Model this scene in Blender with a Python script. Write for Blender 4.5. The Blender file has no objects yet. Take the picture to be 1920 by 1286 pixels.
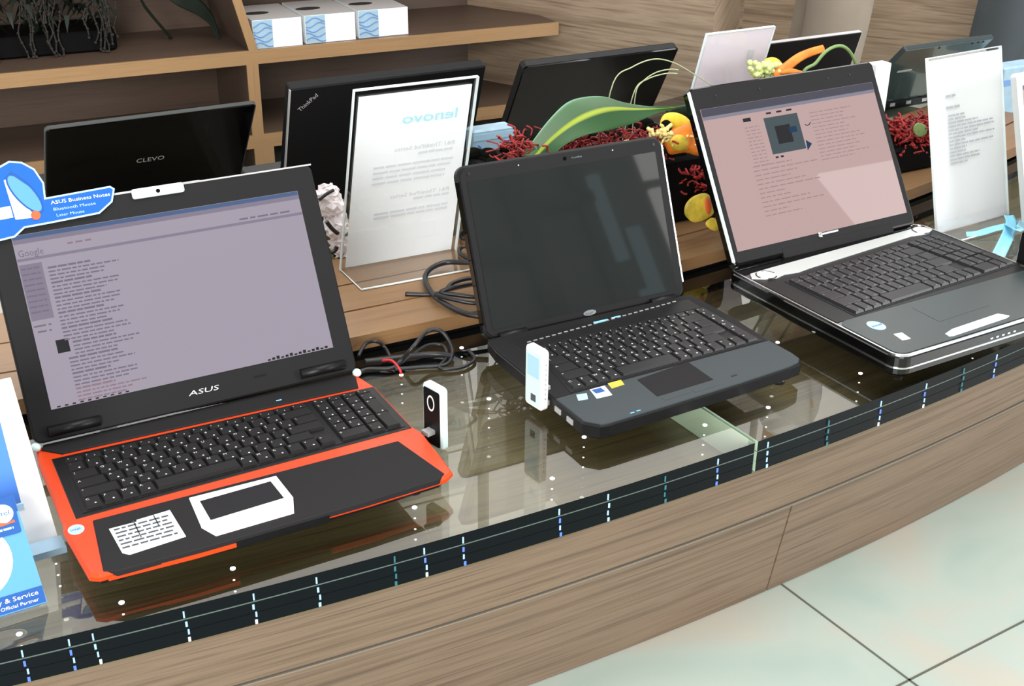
import bpy, bmesh, math, random
from mathutils import Vector, Matrix, Euler
random.seed(7)
SC = bpy.context.scene
COL = SC.collection
PI = math.pi
W, H = 1920, 1286
# ------------------------------------------------------------------ camera
FPX = 2317.4
CAM_LOC = Vector((-0.33586, -1.09612, 0.78846))
CAM_ROT = Euler((1.12039, -0.008498, -0.510228), 'XYZ')
cd = bpy.data.cameras.new('camera'); cam = bpy.data.objects.new('camera', cd); COL.objects.link(cam)
cam.location = CAM_LOC; cam.rotation_euler = CAM_ROT
cd.sensor_width = 36; cd.lens = FPX / W * 36; cd.clip_start = 0.02; cd.clip_end = 100
SC.camera = cam
RM = CAM_ROT.to_matrix()
def ray(px, py): return RM @ Vector(((px - W/2) / FPX, -(py - H/2) / FPX, -1))
def at(px, py, Y):
    d = ray(px, py); return CAM_LOC + d * ((Y - CAM_LOC.y) / d.y)
def up(px, py, z):
    d = ray(px, py); return CAM_LOC + d * ((z - CAM_LOC.z) / d.z)

FLOOR = -0.30
# ------------------------------------------------------------------ materials
def lin(r, g, b):
    f = lambda c: (c/255/12.92) if c/255 <= .04045 else ((c/255+.055)/1.055)**2.4
    return (f(r), f(g), f(b), 1)
def new_mat(name):
    m = bpy.data.materials.new(name); m.use_nodes = True
    nt = m.node_tree; nt.nodes.clear()
    out = nt.nodes.new('ShaderNodeOutputMaterial')
    return m, nt, out
def mat(name, col, rough=.5, metal=0, coat=0, spec=.5, bump=0, bscale=300, var=0, vscale=20, trans=0):
    m, nt, out = new_mat(name)
    b = nt.nodes.new('ShaderNodeBsdfPrincipled')
    b.inputs['Roughness'].default_value = rough; b.inputs['Metallic'].default_value = metal
    b.inputs['Coat Weight'].default_value = coat; b.inputs['Coat Roughness'].default_value = .03
    b.inputs['Specular IOR Level'].default_value = spec
    b.inputs['Base Color'].default_value = col
    if var or bump:
        tc = nt.nodes.new('ShaderNodeTexCoord'); nz = nt.nodes.new('ShaderNodeTexNoise')
        nt.links.new(tc.outputs['Object'], nz.inputs['Vector'])
        nz.inputs['Scale'].default_value = vscale if var else bscale
        nz.inputs['Detail'].default_value = 4
    if var:
        r = nt.nodes.new('ShaderNodeValToRGB')
        r.color_ramp.elements[0].position = .3; r.color_ramp.elements[1].position = .7
        c0 = tuple(max(0, c*(1-var)) for c in col[:3]) + (1,); c1 = tuple(min(1, c*(1+var)) for c in col[:3]) + (1,)
        r.color_ramp.elements[0].color = c0; r.color_ramp.elements[1].color = c1
        nt.links.new(nz.outputs['Fac'], r.inputs['Fac']); nt.links.new(r.outputs['Color'], b.inputs['Base Color'])
    if bump:
        bp = nt.nodes.new('ShaderNodeBump'); bp.inputs['Strength'].default_value = bump; bp.inputs['Distance'].default_value = .001
        nz2 = nt.nodes.new('ShaderNodeTexNoise'); nz2.inputs['Scale'].default_value = bscale
        nt.links.new(tc.outputs['Object'], nz2.inputs['Vector'])
        nt.links.new(nz2.outputs['Fac'], bp.inputs['Height']); nt.links.new(bp.outputs['Normal'], b.inputs['Normal'])
    nt.links.new(b.outputs[0], out.inputs[0])
    return m
def emit(name, col, s, gloss=0):
    m, nt, out = new_mat(name)
    e = nt.nodes.new('ShaderNodeEmission'); e.inputs[0].default_value = col; e.inputs[1].default_value = s
    if gloss:
        a = nt.nodes.new('ShaderNodeAddShader'); g = nt.nodes.new('ShaderNodeBsdfPrincipled')
        g.inputs['Base Color'].default_value = (.004, .004, .004, 1); g.inputs['Roughness'].default_value = gloss
        nt.links.new(e.outputs[0], a.inputs[0]); nt.links.new(g.outputs[0], a.inputs[1]); nt.links.new(a.outputs[0], out.inputs[0])
    else:
        nt.links.new(e.outputs[0], out.inputs[0])
    return m
def wood(name, stops, su=1.2, sv=55, rough=.45, coat=0, fine=.35):
    """horizontal-grain veneer; u of the UV map runs along the grain, in metres"""
    m, nt, out = new_mat(name)
    N = nt.nodes.new; L = nt.links.new
    uv = N('ShaderNodeUVMap'); mp = N('ShaderNodeMapping'); L(uv.outputs[0], mp.inputs['Vector'])
    mp.inputs['Scale'].default_value = (su, sv, 1)
    n1 = N('ShaderNodeTexNoise'); n1.inputs['Scale'].default_value = 1; n1.inputs['Detail'].default_value = 6; n1.inputs['Roughness'].default_value = .6
    L(mp.outputs[0], n1.inputs['Vector'])
    mp2 = N('ShaderNodeMapping'); L(uv.outputs[0], mp2.inputs['Vector']); mp2.inputs['Scale'].default_value = (su*6, sv*5, 1)
    n2 = N('ShaderNodeTexNoise'); n2.inputs['Scale'].default_value = 1; n2.inputs['Detail'].default_value = 3
    L(mp2.outputs[0], n2.inputs['Vector'])
    mx = N('ShaderNodeMix'); mx.data_type = 'FLOAT'; mx.inputs[0].default_value = fine
    L(n1.outputs['Fac'], mx.inputs[2]); L(n2.outputs['Fac'], mx.inputs[3])
    r = N('ShaderNodeValToRGB'); cr = r.color_ramp
    while len(cr.elements) < len(stops): cr.elements.new(.5)
    for e, (p, c) in zip(cr.elements, stops): e.position = p; e.color = c
    L(mx.outputs[0], r.inputs['Fac'])
    b = N('ShaderNodeBsdfPrincipled'); b.inputs['Roughness'].default_value = rough; b.inputs['Coat Weight'].default_value = coat
    b.inputs['Coat Roughness'].default_value = .08
    L(r.outputs[0], b.inputs['Base Color']); L(b.outputs[0], out.inputs[0])
    return m
def glassy(name, tint, ior=1.5, rough=0.0, extra=0.0, back=.06):
    """thin pane: clear transmission plus Fresnel mirror reflection"""
    m, nt, out = new_mat(name); N = nt.nodes.new; L = nt.links.new
    t = N('ShaderNodeBsdfTransparent'); t.inputs[0].default_value = tint
    g = N('ShaderNodeBsdfGlossy'); g.inputs['Roughness'].default_value = rough; g.inputs[0].default_value = (1, 1, 1, 1)
    f = N('ShaderNodeFresnel'); f.inputs[0].default_value = ior
    geo = N('ShaderNodeNewGeometry')
    # Fresnel on the inside of a pane would reflect totally: keep the outside value on both sides
    mx2 = N('ShaderNodeMix'); mx2.data_type = 'FLOAT'
    f2 = N('ShaderNodeFresnel'); f2.inputs[0].default_value = ior
    inv = N('ShaderNodeVectorMath'); inv.operation = 'SCALE'; inv.inputs['Scale'].default_value = -1
    L(geo.outputs['Backfacing'], mx2.inputs[0]); L(f.outputs[0], mx2.inputs[2]); mx2.inputs[3].default_value = back
    ad = N('ShaderNodeMath'); ad.operation = 'ADD'; ad.inputs[1].default_value = extra; ad.use_clamp = True
    L(mx2.outputs[0], ad.inputs[0])
    x = N('ShaderNodeMixShader'); L(ad.outputs[0], x.inputs[0]); L(t.outputs[0], x.inputs[1]); L(g.outputs[0], x.inputs[2])
    L(x.outputs[0], out.inputs[0])
    return m
M = {}
M['veneer'] = wood('walnut veneer', [(.28, lin(70,56,46)), (.44, lin(100,83,67)), (.54, lin(120,101,83)), (.62, lin(92,75,61)), (.76, lin(74,59,48))], 1.1, 85)
M['veneer_top'] = wood('walnut veneer under glass', [(.30, lin(62,53,36)), (.45, lin(90,78,56)), (.54, lin(108,95,70)), (.63, lin(84,73,53)), (.76, lin(64,54,38))], 1.3, 75)
M['plank'] = wood('oak plank', [(.25, lin(100,73,46)), (.5, lin(136,103,69)), (.75, lin(117,87,57))], 1.6, 40)
M['shelf_front'] = wood('oak edging', [(.25, lin(128,98,66)), (.5, lin(160,126,88)), (.75, lin(144,112,76))], 1.6, 60)
M['shelf_in'] = wood('brown shelf veneer', [(.25, lin(66,52,43)), (.5, lin(92,74,62)), (.75, lin(77,61,51))], 1.2, 35)
M['wall_wood'] = wood('zebra veneer wall', [(.26, lin(98,80,65)), (.43, lin(146,125,104)), (.53, lin(174,153,130)), (.63, lin(128,107,88)), (.76, lin(94,76,61))], .9, 26, rough=.4)
M['glass'] = glassy('clear glass sheet', (.955, .965, .915, 1), 1.55, 0, .0, .07)
M['edge'] = mat('dark glass edge', lin(9,15,18), .3, spec=.12)
M['edge_line'] = mat('pale glass seam', lin(82,96,92), .3)
M['seam_grey'] = mat('pale metal seam', lin(122,114,102), .5)
M['joint'] = mat('pale green glass end', lin(170,190,170), .2)
M['acrylic'] = glassy('clear acrylic', (.985, .99, .99, 1), 1.45, 0, 0)
M['acryl_edge'] = mat('bright acrylic edge', lin(225,235,235), .2)
M['black'] = mat('black plastic', lin(18,18,19), .4, spec=.25, var=.15, vscale=60)
M['bezel'] = mat('dark grey bezel plastic', lin(29,29,30), .55, spec=.14, bump=.05)
M['black_gloss'] = mat('gloss black lacquer', lin(8,8,9), .06, coat=.25, spec=.4)
M['lid_gloss'] = mat('gloss black lid', lin(7,7,8), .08, spec=.22)
M['rim_grey'] = mat('grey lid rim', lin(66,69,68), .5, spec=.2)
M['rubber'] = mat('black cable rubber', lin(22,22,24), .4)
M['key'] = mat('key plastic', lin(28,27,27), .5, spec=.2)
M['key_teal'] = mat('dark laptop key plastic', lin(28,28,29), .35, spec=.3)
M['legend'] = mat('white legend print', lin(205,205,205), .5)
M['legend_dim'] = mat('grey legend print', lin(110,122,130), .5)
M['palm'] = mat('charcoal palm rest', lin(40,39,40), .65, spec=.06, bump=.08, bscale=900)
M['grey_palm'] = mat('slate grey palm rest', lin(60,66,69), .45, spec=.14, bump=.05, bscale=900)
M['orange'] = mat('orange red lacquer', lin(214,64,20), .4, coat=.05, spec=.3)
M['white_pl'] = mat('white plastic', lin(238,236,232), .35)
M['ice'] = mat('pale ice plastic', lin(205,225,222), .25)
M['chrome'] = mat('chrome trim', lin(225,230,232), .18, metal=1)
M['silver'] = mat('silver print', lin(190,190,190), .4, metal=.4)
M['silver_pl'] = mat('brushed silver plastic', lin(205,210,208), .35, metal=.35)
M['pad_black'] = mat('black touchpad', lin(34,33,36), .6, spec=.12)
M['teal_pl'] = mat('gloss dark grey palm rest', lin(50,58,59), .32, spec=.35)
M['teal_lid'] = mat('gloss lid with teal reflection', lin(58,74,74), .2, coat=.6)  # teal of a reflection in the gloss, put into the lid colour
M['screen_off'] = mat('switched off display', lin(34,37,36), .03, coat=.0)
M['matte_black'] = mat('matte black lid', lin(14,14,15), .6, bump=.05, spec=.15)
def paper(name, col):
    m, nt, out = new_mat(name); N = nt.nodes.new; L = nt.links.new
    d = N('ShaderNodeBsdfDiffuse'); t = N('ShaderNodeBsdfTranslucent'); x = N('ShaderNodeMixShader'); x.inputs[0].default_value = .4
    d.inputs[0].default_value = col; t.inputs[0].default_value = col
    L(d.outputs[0], x.inputs[1]); L(t.outputs[0], x.inputs[2]); L(x.outputs[0], out.inputs[0]); return m
M['thin_paper'] = paper('thin white paper', lin(248,250,251)); M['thin_card'] = paper('thin lilac white paper', lin(246,240,246))
M['paper'] = mat('white paper', lin(240,243,244), .7, var=.02, vscale=6)
M['paper_warm'] = mat('white card', lin(238,233,232), .7, var=.02, vscale=6)
M['ink'] = mat('grey print', lin(160,165,170), .8)
M['ink_dark'] = mat('dark print', lin(70,75,80), .8)
M['ink_faint'] = mat('pale grey show through print', lin(188,192,196), .8)
M['cyan_faint'] = mat('pale cyan print', lin(140,200,210), .8)
M['blue'] = mat('bright blue print', lin(32,92,190), .4, spec=.2)
M['leaflet_blue'] = mat('mid blue print', lin(78,128,212), .4, spec=.2)
M['skyblue'] = mat('sky blue print', lin(88,146,190), .45, spec=.2)
M['navy'] = mat('navy print', lin(20,78,150), .4)
M['lightline'] = mat('pale blue print', lin(168,206,228), .4)
M['orange_dot'] = mat('orange print', lin(205,90,50), .4)
M['red'] = mat('red insulation', lin(200,30,40), .4)
M['scrA'] = emit('lit lavender page', lin(168,159,174), 0.745, .3)
M['scrA_side'] = emit('lit grey sidebar', lin(146,138,156), 0.745)
M['scrA_bar'] = emit('lit blue toolbar', lin(92,112,150), 0.745)
M['scr_text'] = emit('screen text', lin(132,124,141), 0.729)
M['scr_text_red'] = emit('screen red text', lin(160,132,146), 0.729)
M['scr_dark'] = emit('screen dark picture', lin(58,58,60), 0.729)
M['scrC'] = emit('lit pink page', lin(206,176,174), 0.697, .015)
M['scrC_bar'] = emit('lit grey menu bar', lin(92,92,104), 0.729)
M['scrC_bar2'] = emit('lit pale tab bar', lin(150,146,160), 0.729)
M['scrC_pic'] = emit('lit dark photo', lin(86,98,102), 0.729)
M['scrC_text'] = emit('screen pink grey text', lin(178,149,150), 0.729)
M['scrC_blue'] = emit('screen blue arrow', lin(50,74,104), 0.729)
M['scrD'] = emit('lit beige page', lin(214,196,184), 0.689, .3)
M['led'] = emit('white light', (1, .98, 1, 1), 6)
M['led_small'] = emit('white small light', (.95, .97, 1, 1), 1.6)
M['led_blue'] = emit('blue glint', (.12, .22, 1, 1), 1.6)  # glow for the glints painted on the glass edge
M['led_cyan'] = emit('pale blue glint', (.45, .72, 1, 1), 1.3)
M['led_teal'] = emit('teal glint', (.12, .42, .5, 1), .6)
M['led_ind'] = emit('blue indicator light', (.15, .45, 1, 1), 2.5)
M['trouser_beige'] = mat('taupe trouser cloth', lin(140,128,114), .9, bump=.3, bscale=60, var=.1, vscale=9)
M['trouser_dark'] = mat('dark grey trouser cloth', lin(66,72,76), .9, bump=.3, bscale=60, var=.1, vscale=9)
M['skin'] = mat('skin', lin(205,160,135), .5)
M['hair'] = mat('black hair', lin(25,20,18), .6)
M['shirt'] = mat('white shirt cloth', lin(220,222,226), .9)
M['shirt2'] = mat('navy shirt cloth', lin(50,60,90), .9)
M['shoe'] = mat('black shoe leather', lin(22,20,19), .4)
M['redflower'] = mat('dark red filler bloom', lin(138,28,26), .6, var=.5, vscale=60)
M['moss'] = mat('dark moss', lin(12,12,9), .9, spec=.04, var=.5, vscale=60)
M['planter'] = mat('black planter', lin(8,8,8), .7, spec=.1)
M['grass'] = mat('green grass stem', lin(120,150,90), .5)
M['paleg'] = mat('pale stem', lin(170,180,140), .5)
M['gold'] = mat('yellow petal', lin(240,200,60), .5, var=.15, vscale=40)
M['cream'] = mat('cream filler bloom', lin(232,214,140), .6)
M['olive_petal'] = mat('olive yellow petal', lin(205,180,62), .5, var=.3, vscale=45)
M['orange_petal'] = mat('orange petal', lin(235,130,40), .5, var=.25, vscale=40)
M['palegreen'] = mat('pale green bloom', lin(215,228,150), .6, var=.25, vscale=70)
M['darkleaf'] = mat('dark green leaf', lin(18,30,20), .5, var=.3, vscale=20)
M['greybead'] = mat('grey brown sprig', lin(40,36,32), .8, var=.3, vscale=50)
M['ribbon'] = mat('light blue ribbon', lin(140,215,240), .4, coat=.2)
M['palebox'] = mat('pale blue box print', lin(158,188,206), .5, var=.1, vscale=30)
M['waveblue'] = mat('blue wave print', lin(110,150,205), .6)
M['shaded_top'] = mat('shaded white card', lin(186,182,180), .7)  # white carton card, shade on its top put into the colour
M['dark_slot'] = mat('dark slot', lin(38,34,32), .8)
M['plasticbag'] = mat('white plastic film', lin(236,226,226), .35, var=.08, vscale=30)
def leafmat():
    m, nt, out = new_mat('green leaf with yellow midrib'); N = nt.nodes.new; L = nt.links.new
    uv = N('ShaderNodeUVMap'); sp = N('ShaderNodeSeparateXYZ'); L(uv.outputs[0], sp.inputs[0])
    r = N('ShaderNodeValToRGB'); cr = r.color_ramp
    st = [(.0, lin(116,172,140)), (.05, lin(60,96,58)), (.41, lin(42,78,40)), (.45, lin(126,146,36)), (.5, lin(146,160,44)), (.55, lin(126,146,36)), (.59, lin(42,78,42)), (.9, lin(50,86,48)), (1, lin(80,116,76))]
    while len(cr.elements) < len(st): cr.elements.new(.5)
    for e, (p, c) in zip(cr.elements, st): e.position = p; e.color = c
    L(sp.outputs[1], r.inputs[0])
    b = N('ShaderNodeBsdfPrincipled'); b.inputs['Roughness'].default_value = .42; b.inputs['Specular IOR Level'].default_value = .3; L(r.outputs[0], b.inputs['Base Color']); L(b.outputs[0], out.inputs[0])
    return m
M['leaf'] = leafmat()
def floormat():
    m, nt, out = new_mat('pale green marble tile'); N = nt.nodes.new; L = nt.links.new
    tc = N('ShaderNodeTexCoord')
    n = N('ShaderNodeTexNoise'); n.inputs['Scale'].default_value = 3.2; n.inputs['Detail'].default_value = 3; n.inputs['Distortion'].default_value = .6
    L(tc.outputs['Object'], n.inputs['Vector'])
    r = N('ShaderNodeValToRGB'); cr = r.color_ramp
    st = [(.3, lin(152,170,161)), (.46, lin(165,176,167)), (.58, lin(174,172,160)), (.75, lin(179,172,158))]
    while len(cr.elements) < len(st): cr.elements.new(.5)
    for e, (p, c) in zip(cr.elements, st): e.position = p; e.color = c
    L(n.outputs['Fac'], r.inputs[0])
    b = N('ShaderNodeBsdfPrincipled'); b.inputs['Roughness'].default_value = .3; L(r.outputs[0], b.inputs['Base Color']); L(b.outputs[0], out.inputs[0])
    return m
M['floor'] = floormat()
M['grout'] = mat('dark grout', lin(84,84,74), .8)
M['wall_dark'] = mat('dark grey wall panel', lin(84,84,80), .8)
M['frame_dark'] = mat('dark door frame', lin(24,23,22), .6)
M['window_glow'] = emit('daylit window', (1, .95, .92, 1), 2.4)
M['rear_fill_glow'] = emit('bright rear fill panel', (1, .985, .95, 1), 2.3)  # glow of the unseen panels added behind the hall
M['window_dim'] = emit('daylit blue pane', (.5, .7, .8, 1), .9)
M['wallwhite'] = mat('white wall paint', lin(225,225,222), .8)

# ------------------------------------------------------------------ mesh helpers
def BM():
    b = bmesh.new(); b.loops.layers.uv.new('UVMap'); return b
def uvmap(bm, g=(1, 0, 0), off=(0, 0)):
    uvl = bm.loops.layers.uv.verify(); g = Vector(g).normalized(); bm.normal_update()
    for f in bm.faces:
        n = f.normal
        if abs(n.dot(g)) > .8:
            a = n.orthogonal().normalized(); b = n.cross(a)
        else:
            a = g; b = n.cross(g)
            if b.length: b.normalize()
        for l in f.loops:
            p = l.vert.co; l[uvl].uv = (p.dot(a) + off[0], p.dot(b) + off[1])
def link(name, me, parent=None, loc=(0, 0, 0), mats=()):
    o = bpy.data.objects.new(name, me); COL.objects.link(o)
    for m in mats: me.materials.append(M[m] if isinstance(m, str) else m)
    o.location = loc
    if parent: o.parent = parent
    return o
def mk(name, bm, mats, parent=None, loc=(0, 0, 0), rot=None, smooth=False):
    me = bpy.data.meshes.new(name); bm.normal_update(); bm.to_mesh(me); bm.free()
    if smooth:
        for p in me.polygons: p.use_smooth = True
    if isinstance(mats, str): mats = (mats,)
    o = link(name, me, parent, loc, mats)
    if rot is not None: o.rotation_euler = rot
    return o
def tag(o, label=None, cat=None, group=None, kind=None):
    if label: o['label'] = label
    if cat: o['category'] = cat
    if group: o['group'] = group
    if kind: o['kind'] = kind
    return o
def empty(name, label, cat, loc=(0, 0, 0), rz=0, group=None):
    o = bpy.data.objects.new(name, None); COL.objects.link(o); o.empty_display_size = .05
    o.location = loc; o.rotation_euler = (0, 0, rz)
    return tag(o, label, cat, group)
def box(bm, c, s, mi=0, mtx=None):
    x, y, z = (v/2 for v in s); vs = []
    for dz in (-z, z):
        for dx, dy in ((-x, -y), (x, -y), (x, y), (-x, y)):
            p = Vector((dx, dy, dz))
            if mtx is not None: p = mtx @ p
            vs.append(bm.verts.new(p + Vector(c)))
    fs = [(3, 2, 1, 0), (4, 5, 6, 7), (0, 1, 5, 4), (1, 2, 6, 5), (2, 3, 7, 6), (3, 0, 4, 7)]
    for f in fs:
        fc = bm.faces.new([vs[i] for i in f]); fc.material_index = mi
def hexa(bm, b4, t4, mi=0):
    """solid from four bottom and four top points (same winding, counter-clockwise from above)"""
    vs = [bm.verts.new(p) for p in list(b4) + list(t4)]
    for f in [(3, 2, 1, 0), (4, 5, 6, 7), (0, 1, 5, 4), (1, 2, 6, 5), (2, 3, 7, 6), (3, 0, 4, 7)]:
        fc = bm.faces.new([vs[i] for i in f]); fc.material_index = mi
def rrect(x0, y0, x1, y1, r, n=5):
    r = min(r, (x1-x0)/2*.99, (y1-y0)/2*.99); pts = []
    for cx, cy, a0 in ((x1-r, y0+r, -PI/2), (x1-r, y1-r, 0), (x0+r, y1-r, PI/2), (x0+r, y0+r, PI)):
        for i in range(n+1):
            a = a0 + PI/2*i/n; pts.append((cx + r*math.cos(a), cy + r*math.sin(a)))
    return pts
def inset(poly, d):
    n = len(poly); out = []
    for i in range(n):
        p0 = Vector(poly[i-1]); p1 = Vector(poly[i]); p2 = Vector(poly[(i+1) % n])
        e1 = (p1-p0); e2 = (p2-p1)
        if e1.length < 1e-9: e1 = e2
        if e2.length < 1e-9: e2 = e1
        e1.normalize(); e2.normalize()
        n1 = Vector((-e1.y, e1.x)); n2 = Vector((-e2.y, e2.x)); b = (n1+n2)
        b = b/ max(.3, (1 + n1.dot(n2)))
        out.append((p1.x + b.x*d, p1.y + b.y*d))
    return out
def prism(bm, poly, z0, z1, ch=0, mi=0, mtx=None, side=None, chb=None):
    """counter-clockwise outline extruded from z0 to z1 with chamfered rims"""
    chb = ch if chb is None else chb
    rings = []
    if chb: rings.append((inset(poly, chb), z0)); rings.append((poly, z0+min(chb, (z1-z0)/3)))
    else: rings.append((poly, z0))
    if ch: rings.append((poly, z1-ch)); rings.append((inset(poly, ch), z1))
    else: rings.append((poly, z1))
    R = []
    for pl, z in rings:
        ring = []
        for x, y in pl:
            p = Vector((x, y, z)); p = mtx @ p if mtx is not None else p
            ring.append(bm.verts.new(p))
        R.append(ring)
    n = len(poly)
    f = bm.faces.new(list(reversed(R[0]))); f.material_index = mi
    f = bm.faces.new(R[-1]); f.material_index = mi
    for a, b in zip(R[:-1], R[1:]):
        for i in range(n):
            j = (i+1) % n; f = bm.faces.new((a[i], a[j], b[j], b[i])); f.material_index = mi if side is None else side
def pobj(name, poly, z0, z1, m, parent=None, ch=0, loc=(0, 0, 0), rot=None, mtx=None):
    b = BM(); prism(b, poly, z0, z1, ch, mtx=mtx); return mk(name, b, m, parent, loc, rot)
def catmull(P, n=8, closed=False):
    P = [Vector(p) for p in P]; out = []; L = len(P)
    rng = range(L) if closed else range(L-1)
    for i in rng:
        if closed: p0, p1, p2, p3 = P[i-1], P[i], P[(i+1) % L], P[(i+2) % L]
        else: p0 = P[max(i-1, 0)]; p1 = P[i]; p2 = P[i+1]; p3 = P[min(i+2, L-1)]
        for k in range(n):
            t = k/n
            out.append(.5*((2*p1) + (-p0+p2)*t + (2*p0-5*p1+4*p2-p3)*t*t + (-p0+3*p1-3*p2+p3)*t**3))
    if not closed: out.append(P[-1])
    return out
def tube(bm, P, r, seg=8, n=8, mi=0, smooth=True, r1=None):
    C = catmull(P, n) if n else [Vector(p) for p in P]
    up_ = Vector((.123, .31, .95)); rings = []; m = len(C)
    prev = None
    for i, p in enumerate(C):
        t = (C[min(i+1, m-1)] - C[max(i-1, 0)])
        if t.length < 1e-9: t = Vector((0, 0, 1))
        t.normalize()
        a = (prev if prev is not None else up_); a = a - t*a.dot(t)
        if a.length < 1e-6: a = t.orthogonal()
        a.normalize(); prev = a; b = t.cross(a)
        rr = r if r1 is None else r + (r1-r)*i/(m-1)
        rings.append([bm.verts.new(p + (a*math.cos(2*PI*k/seg) + b*math.sin(2*PI*k/seg))*rr) for k in range(seg)])
    for A, B in zip(rings[:-1], rings[1:]):
        for k in range(seg):
            j = (k+1) % seg; f = bm.faces.new((A[k], A[j], B[j], B[k])); f.material_index = mi; f.smooth = smooth
    for ring, rev in ((rings[0], True), (rings[-1], False)):
        f = bm.faces.new(list(reversed(ring)) if rev else ring); f.material_index = mi
def cyl(bm, c, axis, r, h, seg=20, mi=0, r2=None):
    axis = Vector(axis).normalized(); a = axis.orthogonal().normalized(); b = axis.cross(a); c = Vector(c)
    r2 = r if r2 is None else r2
    A = [bm.verts.new(c + (a*math.cos(2*PI*k/seg)+b*math.sin(2*PI*k/seg))*r) for k in range(seg)]
    B = [bm.verts.new(c + axis*h + (a*math.cos(2*PI*k/seg)+b*math.sin(2*PI*k/seg))*r2) for k in range(seg)]
    bm.faces.new(list(reversed(A))).material_index = mi; bm.faces.new(B).material_index = mi
    for k in range(seg):
        j = (k+1) % seg; f = bm.faces.new((A[k], A[j], B[j], B[k])); f.material_index = mi; f.smooth = True
def ball(bm, c, r, seg=12, rings=8, mi=0, sc=(1, 1, 1), mtx=None):
    g = bmesh.ops.create_uvsphere(bm, u_segments=seg, v_segments=rings, radius=r)
    for v in g['verts']:
        p = Vector((v.co.x*sc[0], v.co.y*sc[1], v.co.z*sc[2]))
        if mtx is not None: p = mtx @ p
        v.co = p + Vector(c)
    for v in g['verts']:
        for f in v.link_faces: f.material_index = mi; f.smooth = True
_tc = {}
def glyphs(s):
    if s not in _tc:
        cu = bpy.data.curves.new('t', 'FONT'); cu.body = s; cu.size = 1; cu.resolution_u = 2
        o = bpy.data.objects.new('t', cu); COL.objects.link(o)
        dg = bpy.context.evaluated_depsgraph_get(); me = o.evaluated_get(dg).to_mesh()
        V = [tuple(v.co) for v in me.vertices]; F = [tuple(p.vertices) for p in me.polygons]
        o.evaluated_get(dg).to_mesh_clear(); bpy.data.objects.remove(o); bpy.data.curves.remove(cu)
        w = max([v[0] for v in V] or [1]); _tc[s] = (V, F, w)
    return _tc[s]
def text(bm, s, x, y, size, z=0, mi=0, mtx=None, th=.0003, width=None, align='l', mirror=False, shear=0, sy=None):
    """flat lettering with a little thickness, baseline at (x,y) in the local xy plane, facing +z"""
    V, F, w = glyphs(s)
    sx = size if width is None else width / w
    sy = size if sy is None else sy
    ox = x - (w*sx/2 if align == 'c' else 0)
    def P(v, zz):
        px = v[0]*sx + shear*v[1]*sy
        if mirror: px = w*sx - px
        p = Vector((ox + px, y + v[1]*sy, zz)); return mtx @ p if mtx is not None else p
    vs = [bm.verts.new(P(v, z+th)) for v in V]
    for f in F:
        idx = list(f)
        if mirror: idx.reverse()
        try: fc = bm.faces.new([vs[i] for i in idx]); fc.material_index = mi
        except ValueError: pass
def greek(bm, x0, y, x1, h, z, mi=0, mtx=None, th=.0003, word=(.006, .018), gap=.003, sl=0):
    """one line of small print: a row of word-sized dashes"""
    x = x0
    while x < x1:
        w = min(random.uniform(*word), x1-x)
        if w > h*.4: 
            prism(bm, [(x, y+sl*(x-x0)), (x+w, y+sl*(x+w-x0)), (x+w, y+h+sl*(x+w-x0)), (x, y+h+sl*(x-x0))], z, z+th, mi=mi, mtx=mtx)
        x += w + gap
def flat(bm, x0, y0, x1, y1, z, th=.0003, mi=0, mtx=None):
    prism(bm, [(x0, y0), (x1, y0), (x1, y1), (x0, y1)], z, z+th, mi=mi, mtx=mtx)

# ------------------------------------------------------------------ world and lights
w = bpy.data.worlds.new('daylight hall'); SC.world = w; w.use_nodes = True
wn = w.node_tree; bg = wn.nodes['Background']; bg.inputs[0].default_value = (.93, .97, 1.0, 1); bg.inputs[1].default_value = .74
def area(name, loc, target, size, power, col=(1, 1, 1), sy=None):
    l = bpy.data.lights.new(name, 'AREA'); l.energy = power; l.color = col; l.size = size
    if sy: l.shape = 'RECTANGLE'; l.size_y = sy
    o = bpy.data.objects.new(name, l); COL.objects.link(o); o.location = loc
    o.rotation_euler = (Vector(target)-Vector(loc)).to_track_quat('-Z', 'Y').to_euler(); return o
area('overhead_fill', (.8, -.6, 3.2), (.6, .3, 0), 2.2, 62, (1, .97, .93))  # unseen softbox added overhead for soft light from above
area('overhead_fill', (2.6, .6, 3.3), (1.5, .8, 0), 1.6, 30, (1, .97, .93))  # second overhead softbox, added as fill
area('front_fill', (4.2, -3.2, .75), (1.0, .3, 0), 2.0, 150, (.94, .97, 1))  # added fill lamp from front right, brightens upright faces
area('front_fill', (-1.9, -3.1, 1.1), (.5, .3, 0), 2.0, 230, (1, .98, .95))  # added fill lamp from front left, for fascia and paper
SC.view_settings.view_transform = 'Standard'; SC.view_settings.look = 'None'; SC.view_settings.gamma = 1
SC.view_settings.exposure = 0.3; SC.view_settings.use_curve_mapping = False

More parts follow.
